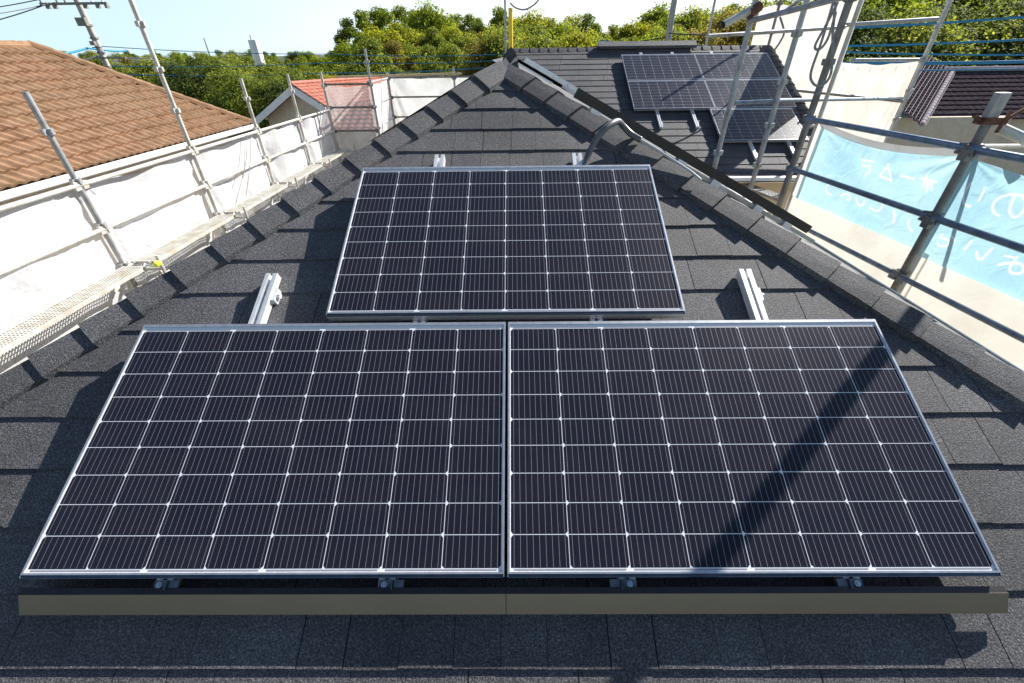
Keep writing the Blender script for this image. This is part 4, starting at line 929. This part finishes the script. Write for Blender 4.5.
def trunk_mesh(seed, cent, h=9.0):
    rnd = random.Random(seed); b = MB(); pts = [V((0, 0, 0))]; n = 6
    for i in range(1, n+1): pts.append(V((rnd.uniform(-.12, .12)*i*.5, rnd.uniform(-.12, .12)*i*.5, h*.8*i/n)))
    b.path(pts, .20, 8, .05)
    for (c, r_, l) in cent[::2]:
        s_ = min(n-1, max(1, int((c.z-1.2)/(h*.8)*n))); q = pts[s_]; b.path([q, (q+c)/2+V((0, 0, -.1)), c], .06, 5, .02)
    return b
TV = []
for i, (h, wd, lb, pr, lf) in enumerate(((9, 3.6, 48, 340, .088), (9, 3.0, 42, 320, .085), (9, 4.2, 56, 340, .09), (9, 2.5, 34, 280, .085), (9, 3.4, 34, 190, .085), (9, 4.6, 58, 340, .09), (9, 3.6, 60, 420, .07), (9, 4.2, 64, 430, .072))):
    cb, tint, cent = crown_mesh(100+i, h, wd, lb, pr, lf); tb = trunk_mesh(200+i, cent, h); TV.append((cb, tint, tb))
CACHE = {}
def tree_mesh(v, mk):
    if (v, mk) not in CACHE:
        cb, tint, tb = TV[v]
        o = cb.build('crown', M[mk], vcol=tint); t_ = tb.build('trunk', M['bark'], smooth=True)
        CACHE[(v, mk)] = (o.data, t_.data); bpy.data.objects.remove(o); bpy.data.objects.remove(t_)
    return CACHE[(v, mk)]
trnd = random.Random(5)
LM = [(60, 'by the brown ridge end'), (92, 'left of the utility pole'), (115, 'right of the utility pole foot'), (140, 'left of the tall left pole'), (165, 'right of the tall left pole'), (190, 'above the middle of the brown hip'), (208, 'below the antenna mast'), (228, 'between antenna mast and white tower'), (245, 'just left of the white tower'), (264, 'below the white tower'), (280, 'above the red gable'), (297, 'above the red roof'), (320, 'above the scaffold corner'), (345, 'above the translucent sheet'), (368, 'at the tall thin pole'), (390, 'above the slanting side sheet'), (410, 'above the left end of the rear sheet'), (430, 'above the middle of the rear sheet'), (450, 'at the short rear pole'), (470, 'right of the short rear pole'), (490, 'just left of the apex'), (510, 'at the yellow sleeve'), (530, 'under the hanging cable loop'), (550, 'above the silver rail end'), (575, 'left of the ridge vent'), (597, 'above the left end of the ridge vent'), (620, 'left of the right utility pole'), (645, 'close left of the right utility pole'), (668, 'at the right utility pole'), (690, 'close right of the right utility pole'), (712, 'at the thin mast'), (735, 'left of the grey scaffold pole'), (765, 'between two scaffold poles'), (800, 'behind the cream sheet'), (850, 'right of the roped pole'), (882, 'above the cream sheet'), (915, 'left of the bright pole'), (945, 'right of the bright pole'), (975, 'above the dark tiled ridge'), (1010, 'at the right picture edge'), (1060, 'past the right picture edge')]
def tree(px, ytop, dist, mk, label, group, v=None, wsc=1.0):
    top = atY(px, ytop, dist); h = top.z-GZ
    if h < 2: return
    v = (trnd.randrange(6) if dist > 36 else 6+trnd.randrange(2)) if v is None else v; cm, tm = tree_mesh(v, mk)
    lm_ = min(LM, key=lambda q_: abs(q_[0]-px))[1]
    r_ = thing('tree', label+', '+lm_ if len((label+' '+lm_).split()) <= 16 else label, 'tree', group); k_ = h/8.9
    for nm, me in (('crown', cm), ('trunk', tm)):
        o = bpy.data.objects.new(nm, me); COL.objects.link(o); o.parent = r_
    r_.location = (top.x, dist, GZ); r_.scale = (k_*wsc, k_*wsc, k_); r_.rotation_euler = (0, 0, trnd.uniform(0, 6.28))
def lerp_line(pts, x):
    for (a, ya), (b_, yb) in zip(pts, pts[1:]):
        if a <= x <= b_: return ya+(yb-ya)*(x-a)/(b_-a)
    return pts[0][1] if x < pts[0][0] else pts[-1][1]
SKY1 = [(318, 50), (335, 42), (348, 22), (368, 10), (400, 8), (430, 11), (452, 15), (480, 19), (497, 8), (512, 13), (530, 17), (560, 19), (572, 14), (592, 13), (604, 27), (625, 26), (645, 19), (656, 10), (690, 14), (712, 10), (730, 4), (760, 6), (800, 4)]
def row(x0, x1, step, dist, dd_, off, mats, label, group, line=SKY1, jit=3, wsc=1.0):
    x = x0
    while x < x1:
        d_ = dist+trnd.uniform(-dd_, dd_); tree(x+trnd.uniform(-step*.3, step*.3), lerp_line(line, x)+off+trnd.uniform(-jit, jit), d_, trnd.choice(mats), label, group, wsc=wsc); x += step
Y_, G_, D_, R_, O_ = 'leaf_yellow', 'leaf_green', 'leaf_dark', 'leaf_rust', 'leaf_gold'
row(338, 520, 13, 66, 6, 0, (Y_, Y_, G_, G_), 'tallest skyline tree of the woods', 'skyline trees left of the apex', jit=2)
row(326, 520, 16, 54, 5, 16, (Y_, G_, Y_, O_), 'autumn-tinted tree inside the woods', 'middle trees left of the apex')
row(300, 520, 19, 43, 4, 32, (Y_, G_, G_, R_), 'lower tree at the front of the woods', 'front trees left of the apex')
row(522, 800, 13, 62, 6, 0, (Y_, Y_, O_, G_), 'skyline tree behind the rear ridge', 'skyline trees behind the rear ridge', jit=2)
row(520, 760, 16, 48, 4, 14, (Y_, O_, G_, R_), 'autumn-tinted tree close behind the rear ridge', 'trees behind the rear ridge')
row(500, 700, 20, 38, 3, 24, (Y_, Y_, O_, G_), 'low yellow-green tree behind the rear ridge', 'low trees behind the rear ridge')
LL = [(0, 53), (60, 52), (100, 60), (130, 62), (150, 58), (185, 60), (210, 55), (250, 62), (300, 72), (340, 78)]
row(128, 345, 15, 140, 15, -8, (G_, D_, Y_), 'distant tree on the low skyline', 'distant skyline trees at the left', line=[(0, 60), (345, 60)], jit=2, wsc=1.1)
row(50, 345, 14, 95, 12, 0, (G_, Y_, D_), 'far tree under the skyline', 'far trees at the left', line=[(0, 52), (60, 51), (130, 58), (345, 57)], jit=2)
row(112, 335, 17, 50, 5, 6, (G_, Y_, G_, R_), 'middle-distance tree', 'middle trees at the left', line=LL)
row(150, 310, 22, 33, 3, 3, (G_, D_, G_), 'dense green tree behind the brown roof', 'dense green trees behind the brown roof', line=LL, wsc=1.15)
row(215, 330, 24, 28, 2, 14, (G_, D_), 'dark green near tree', 'dark trees beside the red gable', line=LL, wsc=1.1)
tree(62, 52, 60, Y_, 'yellow-green tree top', 'trees at the brown ridge'); tree(92, 54, 55, G_, 'green tree top', 'trees at the brown ridge'); tree(122, 58, 60, R_, 'rust-brown tree top', 'trees at the brown ridge')
RLN = [(760, 20), (830, -25), (1100, -40)]
row(842, 1050, 32, 34, 3, 0, (D_, G_, D_, Y_), 'tall dark tree at the top right', 'tall trees at the top right', line=RLN, wsc=1.0)
row(835, 1050, 30, 27, 2, 42, (D_, D_, G_), 'dark tree behind the blue cables', 'dark trees behind the dark tiled house', line=RLN, wsc=1.05)
row(835, 1050, 34, 24.5, 1, 62, (D_, G_), 'low dark tree above the plum tiles', 'low trees behind the dark tiled house', line=RLN, wsc=1.1)
